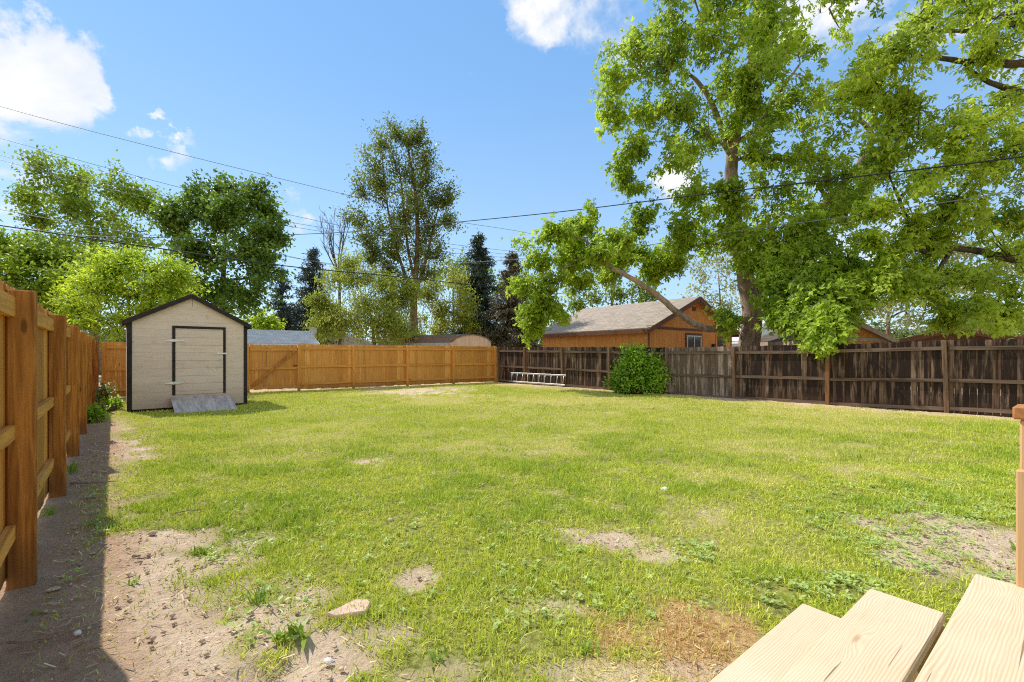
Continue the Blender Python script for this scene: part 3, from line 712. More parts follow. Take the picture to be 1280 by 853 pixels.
# ------------------------------------------------------------------ fences
def fence(name, label, A, B, posts, topf, sy, mats, pw, pd, pick=(.135, .006), rails=((.22, .31), (.90, .99), (1.62, 1.71)), skip=(), rj=.0, rough=0., pickz=.04, postextra=0., panels=None, posthalf=None):
    """A->B ground line is the picket plane. sy = +1 when the yard lies on local +y. posts: distances along the line"""
    d = (B - A); rz = math.atan2(d.y, d.x)
    root = empty(name, A, rz, label, 'fence')
    for i, s in enumerate(posts):
        mb = MB(); pm = mats['post'] if not callable(mats['post']) else mats['post'](i)
        tz = topf(s) + postextra
        tilt = random.uniform(-rough, rough)
        Mx = Matrix.Translation((s, 0, 0)) @ Matrix.Rotation(tilt, 4, 'Y')
        y0, y1 = sorted((sy * .002, sy * pd))
        mb.cbox(-pw / 2, pw / 2, y0, y1, -.3, tz, .007, Mx); mb.build('post', pm, root)
    for i in range(len(posts) - 1):
        if i in skip: continue
        a, b = posts[i] + pw / 2 + .002, posts[i + 1] - pw / 2 - .002
        bay_panel(root, a, b, posts[i], posts[i + 1], topf, sy, mats, pick, rails, rough, pickz, i)
    return root
def bay_panel(root, a, b, pa, pb, topf, sy, mats, pick, rails, rough, pickz, i):
    for (z0, z1) in rails:
        mb = MB(); y0, y1 = sorted((sy * .002, sy * .042))
        dz0, dz1 = topf(a) - 1.83, topf(b) - 1.83
        o = [random.uniform(-rough, rough) * .4 for _ in range(2)]
        n = 1
        vs = []
        for x, q in ((a, dz0 + o[0]), (b, dz1 + o[1])):
            for y in (y0, y1):
                for z in (z0, z1): vs.append((x, y, z + q))
        mb.add(vs, [(0, 1, 3, 2), (4, 6, 7, 5), (0, 4, 5, 1), (2, 3, 7, 6), (0, 2, 6, 4), (1, 5, 7, 3)])
        mb.build('rail', mats['rail'], root)
    mb = MB(); w, g = pick; x = pa
    while x < pb - .02:
        wi = min(w * random.uniform(.96, 1.03), pb - x - .003)
        tz = topf(x) + random.uniform(-1, 1) * (.006 + rough * .3)
        th = .017; y0, y1 = sorted((-sy * .001, -sy * th))
        lean = random.uniform(-rough, rough) * .12
        Mx = Matrix.Translation((x + wi / 2, random.uniform(0, rough) * -.15 * sy, 0)) @ Matrix.Rotation(lean, 4, 'Y')
        hw = wi / 2; ear = min(.022, hw * .6); zb = pickz + random.uniform(-.015, .02)
        poly = [(-hw, zb), (hw, zb), (hw, tz - ear), (hw - ear, tz), (-hw + ear, tz), (-hw, tz - ear)]
        vs = [Mx @ Vector((px, y, pz)) for y in (y0, y1) for px, pz in poly]
        n = 6
        mb.add(vs, [tuple(range(n)), tuple(range(2 * n - 1, n - 1, -1))] + [(k, k + n, (k + 1) % n + n, (k + 1) % n) for k in range(n)])
        x += wi + g * random.uniform(.3, 1.8)
    pm = mats['pick'](i) if callable(mats['pick']) else mats['pick']
    mb.build('picket_panel', pm, root)

# left fence: picket plane lies .14 behind the yard faces of the posts
A = LF0 - NB * .150 - V * (2.4 - .05)
LFL = (BKL - (LF0 - NB * .14)).dot(V) + 2.62
posts = [i * 2.4 for i in range(int(LFL / 2.4) + 1)] + [LFL]
fence('wooden_fence', 'long orange cedar fence in shade along the left edge of the yard', A, A + V, posts, lambda s: 1.89, -1,
      {'post': M['cedar_post'], 'rail': M['cedar_h'], 'pick': M['cedar_v']}, .085, .13, postextra=-.04, rails=((.24, .33), (.86, .95), (1.62, 1.74)), pick=(.14, .004))
# back fence
DIRB = (CN - BKL).normalized(); LB = (CN - BKL).length; g0 = (BK0 - BKL).length
tb = [g0 + q * 11.16 for q in (.0, .156, .346, .56, .769, .985)]
bf = fence('wooden_fence', 'orange cedar fence with a gate across the back of the yard', BKL, CN, [.12, 2.1] + tb, lambda s: 1.83, -1,
           {'post': M['cedar_bk'], 'rail': M['cedar_bkh'], 'pick': M['cedar_bk']}, .10, .10, skip=(2,), rough=.012, pick=(.135, .003))
gate = empty('wooden_gate', BKL, math.atan2(DIRB.y, DIRB.x), 'orange cedar gate with diagonal brace just right of the shed', 'gate')
bay_panel(gate, tb[0] + .06, tb[1] - .06, tb[0] + .06, tb[1] - .06, lambda s: 1.80, -1, {'rail': M['cedar_bkh'], 'pick': M['cedar_bk']}, (.135, .008), ((.14, .23), (.88, .97), (1.60, 1.69)), .01, .10, 0)
mb = MB(); L_ = tb[1] - tb[0] - .3; ang = math.atan2(1.32, L_)
mb.box(0, math.hypot(1.32, L_), -.082, -.045, -.045, .045, Matrix.Translation((tb[0] + .15, 0, .26)) @ Matrix.Rotation(-ang, 4, 'Y'))
mb.build('brace', M['cedar_post'], gate)
metal = plain('galvanised metal', (.62, .63, .63), .35, .08, 20, .7)
dmetal = plain('black iron', (.03, .03, .03), .5, .1, 20, .4)
mb = MB(); mb.cbox(tb[1] - .20, tb[1] - .065, -.066, -.046, .96, 1.0, .003); mb.tube([(tb[1] - .16, -.07, .98), (tb[1] - .16, -.11, .98), (tb[1] - .10, -.11, .98), (tb[1] - .10, -.07, .98)], .008, 6)
mb.build('latch', dmetal, gate)
# dark fence
LD = (DR - CN).length
dt = [q * LD for q in (.004, .113, .244, .381, .518, .650, .793, .930, 1.062, 1.20)]
def dtop(s): return float(np.interp(s / LD, (0, .4, .52, .65, .79, .93, 1.06, 1.3), (1.80, 1.72, 1.68, 1.69, 1.72, 1.785, 1.81, 1.82)))
fence('weathered_fence', 'old dark weathered board fence along the right side of the yard', CN, DR, dt, dtop, -1,
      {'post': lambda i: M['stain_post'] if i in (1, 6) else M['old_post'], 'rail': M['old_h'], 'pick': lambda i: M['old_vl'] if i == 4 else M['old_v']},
      .09, .09, pick=(.125, .003), rails=((.10, .19), (.80, .885), (1.58, 1.67)), rough=.03, pickz=-.06)
# flat cap board along the top of the right fence
mb = MB()
for i in range(len(dt) - 1):
    pass

# ------------------------------------------------------------------ shed
shed = empty('garden_shed', SH0, math.atan2(SHX.y, SHX.x), 'beige wooden shed with black trim and low gable roof in the left corner', 'shed')
SW, SDp, EZ, PZ = 2.6, 2.4, 2.30, 3.02
def shedpaint():
    m, t, out = newmat('beige shed paint')
    v = t.coord(); isl = t.island()
    n = t.noise(t.mapping(v, (.8, 1, 6)), 3., 6.); n2 = t.noise(v, 5., 6., .7); n3 = t.noise(v, 60., 3.)
    c = t.mix(isl, (.73, .59, .47), (.77, .625, .50))
    c = t.mix(t.rng(n, .45, .75, 0, .45), c, (.52, .375, .27))
    c = t.mix(t.rng(n2, .56, .74, 0, .6), c, (.42, .30, .21))
    sep = t.n('ShaderNodeSeparateXYZ'); t.l(v, sep.inputs[0])
    zz = t.math('ADD', sep.outputs[2], t.math('MULTIPLY', t.math('SUBTRACT', n2, .5), .5))
    c = t.mix(t.rng(zz, .0, .75, .75, 0), c, (.48, .37, .28))
    pbsdf(t, out, c, .75, t.bump(t.math('ADD', n3, n), .3, .004), .2); return m
beige = shedpaint()
blk = plain('black trim paint', (.028, .02, .017), .6, .3, 9)
def band_poly(z0, z1, x0, x1):
    def ex(z, side):
        if z <= EZ: return x0 if side < 0 else x1
        f = (z - EZ) / (PZ - EZ); cxm = SW / 2
        e = 0 + f * cxm if side < 0 else SW - f * cxm
        return max(x0, e) if side < 0 else min(x1, e)
    pts = [(ex(z0, -1), z0), (ex(z0, 1), z0)]
    if z0 < EZ < z1: pts += [(ex(EZ, 1), EZ)]
    r, l = ex(z1, 1), ex(z1, -1)
    pts += [(r, z1)] + ([(l, z1)] if r - l > .01 else [])
    if z0 < EZ < z1: pts += [(ex(EZ, -1), EZ)]
    return pts
zs = [0.04]
while zs[-1] < PZ - .05: zs.append(min(zs[-1] + .205, PZ - .01))
DX0, DX1, DZ0, DZ1 = .90, 2.085, .36, 2.14
for yy, nm in ((0, 'front'), (SDp - .02, 'rear')):
    mb = MB()
    for a, b in zip(zs[:-1], zs[1:]):
        if nm == 'front' and a < DZ1 and b > DZ0:
            # boards left and right of the door opening
            aa, bb = a + .0008, b - .0008
            mb.prism([(0, aa), (DX0, aa), (DX0, bb), (0, bb)], yy, yy + .02)
            mb.prism([(DX1, aa), (SW, aa), (SW, bb), (DX1, bb)], yy, yy + .02)
            if b > DZ1 + .01: mb.prism([(DX0 + .001, DZ1), (DX1 - .001, DZ1), (DX1 - .001, bb), (DX0 + .001, bb)], yy, yy + .02)
            if a < DZ0 - .01: mb.prism([(DX0 + .001, aa), (DX1 - .001, aa), (DX1 - .001, DZ0), (DX0 + .001, DZ0)], yy, yy + .02)
        else: mb.prism(band_poly(a + .0008, b - .0008, 0, SW), yy, yy + .02)
    mb.build('wall', beige, shed)
for x0 in (0, SW - .02):
    mb = MB()
    for a, b in zip(zs[:-1], zs[1:]):
        if a < EZ: mb.box(x0, x0 + .02, .022, SDp - .022, a + .002, min(b, EZ) - .002)
    mb.build('wall', beige, shed)
# king board seam in gable
mb = MB(); mb.box(SW / 2 + .02, SW / 2 + .026, -.0035, -.001, 2.72, 2.95); mb.build('gable_seam', blk, shed)
for x0, x1 in ((-.022, .075), (SW - .065, SW + .022)):
    mb = MB(); mb.box(x0, x1, -.024, -.001, .0, EZ - .0); mb.build('corner_trim', blk, shed)
    xs = (x0, 0 - .001) if x0 < 0 else (SW + .001, x1)
    mb = MB(); mb.box(xs[0], xs[1], .0, .09, .0, EZ); mb.build('corner_trim', blk, shed)
mb = MB()
mb.box(0.03, SW - .03, .03, SDp - .03, -.05, .035); mb.build('floor_frame', blk, shed)
# roof: two shingled slabs and black rake boards
shingle = None
def shinglemat(name, c1, c2, axis_len=0, rows=.14, tab=.3):
    m, t, out = newmat(name)
    v = t.coord(); br = t.n('ShaderNodeTexBrick'); t.l(t.mapping(v, (1, 1, 1)), br.inputs['Vector'])
    br.inputs['Color1'].default_value = (*c1, 1); br.inputs['Color2'].default_value = (*c2, 1); br.inputs['Mortar'].default_value = (*[x * .35 for x in c1], 1)
    br.inputs['Scale'].default_value = 1.; br.inputs['Mortar Size'].default_value = .006
    br.inputs['Brick Width'].default_value = tab; br.inputs['Row Height'].default_value = rows
    n = t.noise(v, 3., 5.); n2 = t.noise(v, 70., 2.)
    c = t.mix(t.rng(n, .35, .7, 0, .45), br.outputs['Color'], tuple(x * .5 for x in c1))
    c = t.mix(t.rng(n2, .5, .7, 0, .4), c, tuple(min(1, x * 1.7) for x in c2))
    pbsdf(t, out, c, .95, t.bump(t.math('ADD', br.outputs['Fac'], n2), -.4, .01), .1); return m
sh_dark = shinglemat('dark shed shingles', (.05, .038, .03), (.075, .055, .045))
def gable_roof(parent, x0, xm, x1, ez0, pz, ez1, y0, y1, th, mat, ov=.12):
    """two slabs; local x across, y along the ridge. eaves drop on by the slope; each slab is its own object with its coordinates laid out in the slope's plane"""
    for side in (0, 1):
        xe, ez = (x0, ez0) if side == 0 else (x1, ez1)
        run = abs(xm - xe); sl = math.hypot(run, pz - ez); ang = math.atan2(pz - ez, run)
        mb = MB(); mb.box(y0, y1, -ov, sl, 0, th)
        o = mb.build('roof', mat, parent)
        # local frame: X->along ridge(y), Y->up the slope, Z->normal
        sx = 1 if side == 0 else -1
        ex_ = Vector((0, 1, 0)); ey_ = Vector((sx * math.cos(ang), 0, math.sin(ang))); ez_ = ex_.cross(ey_)
        if ez_.z < 0: ez_ = -ez_
        Mx = Matrix((ex_, ey_, ez_)).transposed().to_4x4(); Mx.translation = Vector((xe, 0, ez + .004))
        if Mx.determinant() < 0:
            ex_ = -ex_; Mx = Matrix((ex_, ey_, ez_)).transposed().to_4x4(); Mx.translation = Vector((xe, y0 + y1, ez + .004))
        o.matrix_local = Mx
gable_roof(shed, 0, SW / 2, SW, EZ, PZ, EZ, -.10, SDp + .1, .035, sh_dark, .12)
for side in (0, 1):       # rake boards at the front
    mb = MB(); sl = math.hypot(SW / 2, PZ - EZ); ang = math.atan2(PZ - EZ, SW / 2)
    Mx = Matrix.Translation((0 if side == 0 else SW, 0, EZ)) @ (Matrix.Rotation(-ang, 4, 'Y') if side == 0 else Matrix.Scale(-1, 4, (1, 0, 0)) @ Matrix.Rotation(-ang, 4, 'Y'))
    mb.box(-.125, sl + (.0 if side == 0 else -.002), -.103, -.082, -.075, .001, Mx); mb.build('rake_board', blk, shed)
    xx = (-.118, -.098) if side == 0 else (SW + .098, SW + .118)
    mb = MB(); mb.box(xx[0], xx[1], -.08, SDp + .08, EZ - .13, EZ - .058); mb.build('fascia', blk, shed)
# door
door = None
mb = MB()
for a, b in zip(zs[:-1], zs[1:]):
    a2, b2 = max(a, DZ0 + .005) + .002, min(b, DZ1 - .01) - .002
    if b2 - a2 > .02: mb.box(DX0 + .055, DX1 - .055, -.012, .01, a2, b2)
door = mb.build('door', beige, shed)
tl = plain('chipped black trim', (.035, .025, .02), .7, .5, 30)
mb = MB(); mb.box(DX0 - .012, DX0 + .05, -.026, -.001, DZ0, DZ1 + .05); mb.box(DX1 - .05, DX1 + .005, -.026, -.001, DZ0, DZ1 + .05); mb.box(DX0 + .051, DX1 - .051, -.0255, -.001, DZ1 - .015, DZ1 + .05)
mb.build('door_frame', tl, shed)
white = plain('pale hinge metal', (.78, .78, .74), .4, .1, 20, .3)
for z in (1.80, .68):
    mb = MB(); mb.prism([(DX0 + .03, z - .035), (DX0 + .21, z - .012), (DX0 + .23, z), (DX0 + .21, z + .012), (DX0 + .03, z + .035)], -.034, -.028)
    mb.prism([(DX0 + .01, z - .035), (DX0 - .15, z - .012), (DX0 - .17, z), (DX0 - .15, z + .012), (DX0 + .01, z + .035)], -.034, -.028)
    mb.tube([(DX0 + .02, -.034, z - .04), (DX0 + .02, -.034, z + .04)], .010, 8); mb.build('hinge', white, shed)
mb = MB(); mb.box(DX1 - .20, DX1 + .03, -.036, -.028, 1.44, 1.48); mb.tube([(DX1 - .01, -.04, 1.46), (DX1 - .01, -.06, 1.46), (DX1 - .01, -.06, 1.43)], .008, 6); mb.build('hasp', white, shed)
mb = MB(); mb.tube([(DX1 - .12, -.015, 1.32), (DX1 - .12, -.05, 1.31), (DX1 - .12, -.05, 1.23), (DX1 - .12, -.015, 1.22)], .009, 6); mb.box(DX1 - .135, DX1 - .105, -.017, -.0125, 1.20, 1.34)
mb.build('handle', metal, door)
# ramp leans on the sill: its own thing
ramp = empty('plywood_ramp', SH0 + SHX * 1.5 - SHY * .65, math.atan2(SHX.y, SHX.x), 'weathered grey plywood ramp lying below the shed door', 'ramp')
def plymat():
    m, t, out = newmat('weathered plywood'); v = t.coord(); n = t.noise(t.mapping(v, (6, 1, 1)), 2.5, 6.); n2 = t.noise(v, 3.3, 5., .7)
    c = t.mix(t.rng(n, .35, .65), (.34, .30, .27), (.55, .50, .45)); c = t.mix(t.rng(n2, .63, .70, 0, .8), c, (.10, .06, .04))
    pbsdf(t, out, c, .85, t.bump(n, .3, .005), .15); return m
ply = plymat()
def rz_(yl): return .012 + (yl + .63) / 1.26 * .30
for (x0, x1) in ((-.66, -.002), (.002, .66)):
    mb = MB(); n = 10; vs = []; fs = []
    for i in range(n + 1):
        yl = -.63 + 1.23 * i / n; z = rz_(yl) + .012 * math.sin(i / n * PI) + random.uniform(-.002, .002)
        for x in (x0, x1):
            xj = x * (1 + (.02 if i == 0 else 0)); vs += [(xj, yl, z), (xj, yl, z - .02)]
    for i in range(n):
        a = i * 4; b = a + 4
        fs += [(a, a + 2, b + 2, b), (a + 1, b + 1, b + 3, a + 3), (a, b, b + 1, a + 1), (a + 2, a + 3, b + 3, b + 2)]
    fs += [(0, 1, 3, 2), (n * 4, n * 4 + 2, n * 4 + 3, n * 4 + 1)]
    mb.add(vs, fs); mb.build('panel', ply, ramp)
for x in (-.55, .0, .55):
    mb = MB(); mb.prism([(-.5, 0), (.58, 0), (.58, rz_(.58) - .024), (-.5, rz_(-.5) - .024)], x - .02, x + .02)
    mb.v = [(y, xx, z) for xx, y, z in mb.v]; mb.build('bearer', M['old_h'], ramp)

# ------------------------------------------------------------------ stairs at lower right
T1 = Vector((1.47, 2.30, 0)); SU = Vector((.791, .611, 0)).normalized(); SV = Vector((.611, -.791, 0)).normalized()
stairs = empty('wooden_stairs', T1, math.atan2(-SU.y, -SU.x), 'new pale pine steps rising to the lower right corner', 'stairs')
# local x = -SU (towards camera side), local y = ? rotate x by +90
lx = -SU; ly = Vector((-lx.y, lx.x, 0))
sgn = 1 if ly.dot(SV) > 0 else -1
WID = 1.35
treads = []
for i in range(4):
    z = .19 * (i + 1); y0 = sgn * (0, .278, .615, .93)[i]; y1 = sgn * ((0, .278, .615, .93)[i] + (.268, .252, .285, .285)[i])
    a, b = sorted((y0, y1)); mb = MB()
    sk = (0, .004, -.012, .0)[i]
    mb.cbox(sk, WID, a, b, z - .042, z, .005); mb.build('tread', M['pine'], stairs)
for x in (.035, WID - .12):
    poly = [(.02 * sgn, .0)]
    mb = MB()
    pts = []
    for i in range(4):
        pts += [(sgn * (.31 * i + .03), .19 * i + (0.0 if i == 0 else -.044)), (sgn * (.31 * i + .03), .19 * (i + 1) - .044)]
    pts += [(sgn * (.31 * 4), .19 * 4 - .044), (sgn * .31 * 4, .30), (sgn * .40, -.01), (sgn * .036, -.01)]
    clean = []
    for p in pts:
        if not clean or (abs(p[0] - clean[-1][0]) + abs(p[1] - clean[-1][1])) > 1e-4: clean.append(p)
    # extrude along local x
    mb.prism(clean, x, x + .04); mb.v = [(y, xx, z) for xx, y, z in mb.v]
    mb.build('stringer', M['pine_d'], stairs)
rp = Vector((2.008, 1.733, 0))
railing = empty('stair_railing', rp, math.atan2(-SU.y, -SU.x), 'timber stair railing post with stained rail at the right edge', 'railing')
mb = MB(); mb.cbox(-.035, .045, -.045, .045, -.1, 1.198, .006); mb.build('post', M['pine_post'], railing)
mb = MB(); mb.cbox(.047, .085, *sorted((sgn * -.052, sgn * .04)), .30, 1.01, .005); mb.build('side_board', M['pine_post'], railing)
mb = MB(); a, b = sorted((sgn * -.062, sgn * 1.6)); mb.v = []; mb.cbox(-.06, .07, a, b, 1.200, 1.250, .006); mb.build('handrail', M['rail_red'], railing)
mb = MB(); a, b = sorted((sgn * 1.45, sgn * 1.54)); mb.cbox(-.035, .045, a, b, -.1, 1.198, .006); mb.build('post', M['pine_post'], railing)

# ------------------------------------------------------------------ ladder
lp, lq = gp(637, 484), gp(707, 485)
DD = (DR - CN).normalized(); DN = Vector((-DD.y, DD.x, 0))
if DN.dot(Vector((0, 0, 0)) - CN) < 0: DN = -DN
def on_dark(px, off):
    k = (px - CX) / F; P0 = CN + DN * off
    s = (k * P0.y - P0.x) / (DD.x - k * DD.y); return P0 + DD * s
la, lb = on_dark(637, .16), on_dark(706, .30)
ld = (lb - la); ladder = empty('ladder', la, math.atan2(ld.y, ld.x), 'aluminium ladder lying on its side against the dark fence', 'ladder')
LL = ld.length; alu = plain('aluminium', (.50, .50, .50), .4, .1, 15, .5)
ldn = Vector((-ld.y, ld.x, 0)).normalized(); sg = 1 if ldn.dot(-DN) > 0 else -1      # sg*y leans to the fence
for z, yo in ((.085, 0), (.50, .08)):
    mb = MB(); y = sg * yo; mb.cbox(0, LL, y - .014, y + .014, z - .035, z + .035, .004); mb.build('side_rail', alu, ladder)
nr = 10
for i in range(nr):
    x = .12 + (LL - .24) * i / (nr - 1); mb = MB(); mb.tube([(x, sg * .006, .11), (x, sg * .074, .47)], .016, 8); mb.build('rung', alu, ladder, True)

# ------------------------------------------------------------------ bush by the dark fence
def bush(name, label, cx_, cy_, lobes, lmat, leaf, ns, nl, seed, cat='bush', stem=.02):
    rng = np.random.default_rng(seed); z0 = gzf(cx_, cy_)
    root = empty(name, (cx_, cy_, z0), 0, label, cat); mb = MB(); P_, Dd = [], []
    for (x, y, z, r, n) in lobes:
        if cat == 'bush': x, y, z, r = x * .88, y, z * .94, r * .88
        sh_ = [(v_ / np.linalg.norm(v_), rng.uniform(.5, 1.7)) for v_ in rng.normal(0, 1, (26, 3)) + np.array([0, 0, .35])]
        for i in range(n):
            d = rng.normal(0, 1, 3); d /= np.linalg.norm(d); d[2] = abs(d[2]) * .9 if rng.random() < .7 else d[2]
            q_ = sh_[rng.integers(len(sh_))]; d = q_[0] + rng.normal(0, .10, 3); q = np.array([x, y, z]) + d * r * q_[1] * rng.random() ** .5
            q[2] = max(q[2], .05); P_.append(q); Dd.append(d + np.array([0, 0, .5]))
            if rng.random() < .6:
                st = Vector((x * .3 + rng.normal(0, .05), y * .3 + rng.normal(0, .05), 0)); e = Vector(q); m = st.lerp(e, .5) + Vector((0, 0, .12 * r))
                mb.tube([st, m, e], [stem, stem * .6, stem * .25], 4, False)
    p, d, n_, l, w = spray_leaves(np.array(P_), np.array(Dd), nl, ns, ns * .28, leaf, .5, .1, rng)
    p[:, 2] = np.maximum(p[:, 2], .01)
    mb.build('stems', B_dark, root, True, False); link('foliage', leaves_mesh('foliage', p, d, n_, l, w), lmat, root)
    return root
bp = on_dark(797, .85)
bush('bush', 'rounded bright green bush in front of the dark fence', bp.x, bp.y,
     [(-.42, 0, .55, .55, 130), (-.1, .1, .95, .55, 130), (-.25, 0, 1.28, .32, 60), (.45, -.1, .55, .55, 130), (.62, 0, .85, .36, 60), (.1, -.15, .45, .55, 120), (-.72, .1, .35, .35, 60), (.8, 0, .35, .35, 60), (-.2, .02, 1.62, .13, 10), (.72, .02, 1.22, .12, 8), (.3, 0, 1.15, .2, 14), (-.62, 0, 1.0, .2, 14)],
     L_bush, .135, .42, 11, 61)
# small plants in the left corner
for i, (px, py, hgt, lab) in enumerate([(128, 508, .42, 'pale leafy weed growing against the back fence left of the shed'), (141, 512, .18, 'low bright weed beside the front left corner of the shed'), (113, 528, .22, 'grassy weed clump at the foot of the left fence near the shed')]):
    x, y = gp(px, py)
    bush('weed', lab, x, y, [(0, 0, hgt * .5, hgt * .55, 40), (.1, 0, hgt * .85, hgt * .3, 14)], L_bush if i else leafmat('pale weed leaves', (.14, .22, .06), (.42, .52, .20), .35), .10, .22, 8, 70 + i, 'weed', .008)

# ------------------------------------------------------------------ buildings
def t111(name, c, groove=.2):
    m, t, out = newmat(name); v = t.coord()
    sep = t.n('ShaderNodeSeparateXYZ'); t.l(v, sep.inputs[0])
    s = t.math('ADD', sep.outputs[0], sep.outputs[1]); fr = t.math('FRACT', t.math('MULTIPLY', s, 1 / groove))
    gr = t.rng(fr, .0, .09, 1., 0.)
    n = t.noise(t.mapping(v, (3, 3, .4)), 2., 5.)
    cc = t.mix(t.rng(n, .3, .7), tuple(x * .8 for x in c), tuple(min(1, x * 1.1) for x in c)); cc = t.mix(t.math('MULTIPLY', gr, .55), cc, tuple(x * .3 for x in c))
    pbsdf(t, out, cc, .8, None, .2); return m
orange = t111('orange siding', (.68, .29, .075)); trim_br = plain('brown trim', (.16, .07, .035), .7)
glass = plain('dark window glass', (.02, .025, .03), .08, .05, 2, spec=.6); wtrim = plain('white window frame', (.75, .74, .72), .5)
sh_grey = shinglemat('grey brown shingles', (.36, .29, .23), (.46, .38, .31))
sh_brown = shinglemat('dark brown shingles', (.12, .09, .07), (.18, .14, .11))
sh_light = shinglemat('light grey shingles', (.58, .57, .55), (.70, .69, .67))
def gable_building(name, label, org, rz, w, dep, ez, pz, wallm, roofm, trimm, cat='building', ov=.3, win=(), doors=(), th=.08, sidewin=(), walls_extra=None):
    """local x across the gable (front at y=0), y back"""
    root = empty(name, org, rz, label, cat)
    mb = MB(); mb.prism([(0, -.1), (w, -.1), (w, ez), (w / 2, pz), (0, ez)], 0, .12); mb.build('gable_wall', wallm, root)
    mb = MB(); mb.prism([(0, -.1), (w, -.1), (w, ez), (w / 2, pz), (0, ez)], dep - .12, dep); mb.build('gable_wall', wallm, root)
    for x in (0, w - .12):
        mb = MB(); mb.box(x, x + .12, .122, dep - .122, -.1, ez - .01); mb.build('side_wall', wallm, root)
    gable_roof(root, 0, w / 2, w, ez, pz, ez, -ov, dep + ov, th, roofm, ov)
    for side in (0, 1):
        sl = math.hypot(w / 2, pz - ez); ang = math.atan2(pz - ez, w / 2)
        Mx = Matrix.Translation((0 if side == 0 else w, 0, ez)) @ (Matrix.Rotation(-ang, 4, 'Y') if side == 0 else Matrix.Scale(-1, 4, (1, 0, 0)) @ Matrix.Rotation(-ang, 4, 'Y'))
        mb = MB(); mb.box(-ov, sl - (.002 if side else 0), -ov - .025, -ov - .002, -.12, th + .005, Mx); mb.build('rake_board', trimm, root)
        dz = ov * math.sin(ang); cx0 = ov * math.cos(ang)
        xx = (-cx0 - .02, -cx0) if side == 0 else (w + cx0, w + cx0 + .02)
        mb = MB(); mb.box(xx[0], xx[1], -ov + .002, dep + ov - .002, ez - dz - .14, ez - dz + .02); mb.build('fascia', trimm, root)
        mb = MB(); cxp = -.012 if side == 0 else w - .10
        mb.box(cxp, cxp + .11, -.014, -.001, -.1, ez - .02); mb.build('corner_trim', trimm, root)
    mb = MB(); mb.box(.11, w - .11, -.016, -.001, ez - .06, ez + .06); mb.build('belly_band', trimm, root)
    for (x0, x1, z0, z1) in win:
        mb = MB(); f = .05
        mb.box(x0, x1, -.05, -.002, z0, z0 + f); mb.box(x0, x1, -.05, -.002, z1 - f, z1); mb.box(x0, x0 + f, -.05, -.002, z0 + f, z1 - f); mb.box(x1 - f, x1, -.05, -.002, z0 + f, z1 - f)
        mb.box((x0 + x1) / 2 - .02, (x0 + x1) / 2 + .02, -.05, -.002, z0 + f, z1 - f)
        fr = mb.build('window', wtrim, root); mb = MB(); mb.box(x0 + f, x1 - f, -.02, -.004, z0 + f, z1 - f); mb.build('pane', glass, fr)
        mb = MB(); o = .12
        mb.box(x0 - o, x0 - .002, -.03, -.002, z0 - o, z1 + o); mb.box(x1 + .002, x1 + o, -.03, -.002, z0 - o, z1 + o); mb.box(x0, x1, -.03, -.002, z1 + .002, z1 + o); mb.build('casing', trimm, root)
    for (x0, x1, z1) in doors:
        mb = MB(); mb.box(x0, x1, -.03, -.002, 0, z1); dd = mb.build('door', trimm, root)
        mb = MB(); mb.box(x0 - .1, x0 - .002, -.04, -.002, 0, z1 + .1); mb.box(x1 + .002, x1 + .1, -.04, -.002, 0, z1 + .1); mb.box(x0, x1, -.04, -.002, z1 + .002, z1 + .1); mb.build('door_frame', wallm, root)
        mb = MB(); mb.box(x0 + .12, x1 - .12, -.036, -.031, z1 - .9, z1 - .15); mb.build('door_pane', glass, dd)
    return root
GK = Vector((5.99, 20, 0)); gang = math.atan2(.611, .791)
gar = gable_building('garage', 'orange garage with grey shingle roof behind the dark fence and maple limb', GK, gang, 7.4, 7.0, 2.62, 4.15, orange, sh_grey, trim_br, 'garage', .32,
                     win=((3.04, 4.3, 1.25, 2.34),), doors=((5.82, 6.75, 2.36),))
mb = MB(); mb.box(3.55, 3.85, -.03, -.002, 3.55, 3.75)
for i in range(4): mb.box(3.56, 3.84, -.045, -.03, 3.57 + i * .045, 3.59 + i * .045)
mb.build('vent', trim_br, gar)
mb = MB(); mb.cbox(5.35, 5.5, -.14, -.002, 1.75, 1.95, .01); mb.build('wall_lamp', dmetal, gar)
p2 = at(1004, 440, 17.2)
gable_building('shed', 'low orange shed with dark roof behind the right fence under the maple', Vector((p2.x, p2.y, 0)), math.radians(4), 3.5, 3.0, 2.0, 2.78, orange, sh_brown, plain('pale rake trim', (.48, .38, .29), .7), 'shed', .18, th=.04)
p2b = at(1100, 440, 21); gable_building('house', 'long low house with dark brown roof seen right of the orange shed', Vector((p2b.x, p2b.y, 0)), math.radians(-35), 5, 9, 1.85, 2.5, trim_br, sh_brown, trim_br, 'house', .3)
p3 = at(1262, 440, 24); gable_building('house', 'house with brown shingle roof at the right edge beyond the fence', Vector((p3.x, p3.y, 0)), math.radians(-52), 7, 10, 2.2, 2.95, plain('tan wall', (.40, .30, .2), .8), shinglemat('reddish brown shingles', (.17, .115, .09), (.24, .165, .13)), trim_br, 'house', .4)
blue = t111('pale blue siding', (.52, .62, .72)); 
p4 = at(925, 440, 38); gable_building('house', 'pale blue house far behind the maple trunk', Vector((p4.x, p4.y, 0)), math.radians(20), 6, 8, 2.6, 4.4, blue, sh_light, wtrim, 'house', .3, win=((2.2, 3.6, 1.0, 2.2),))
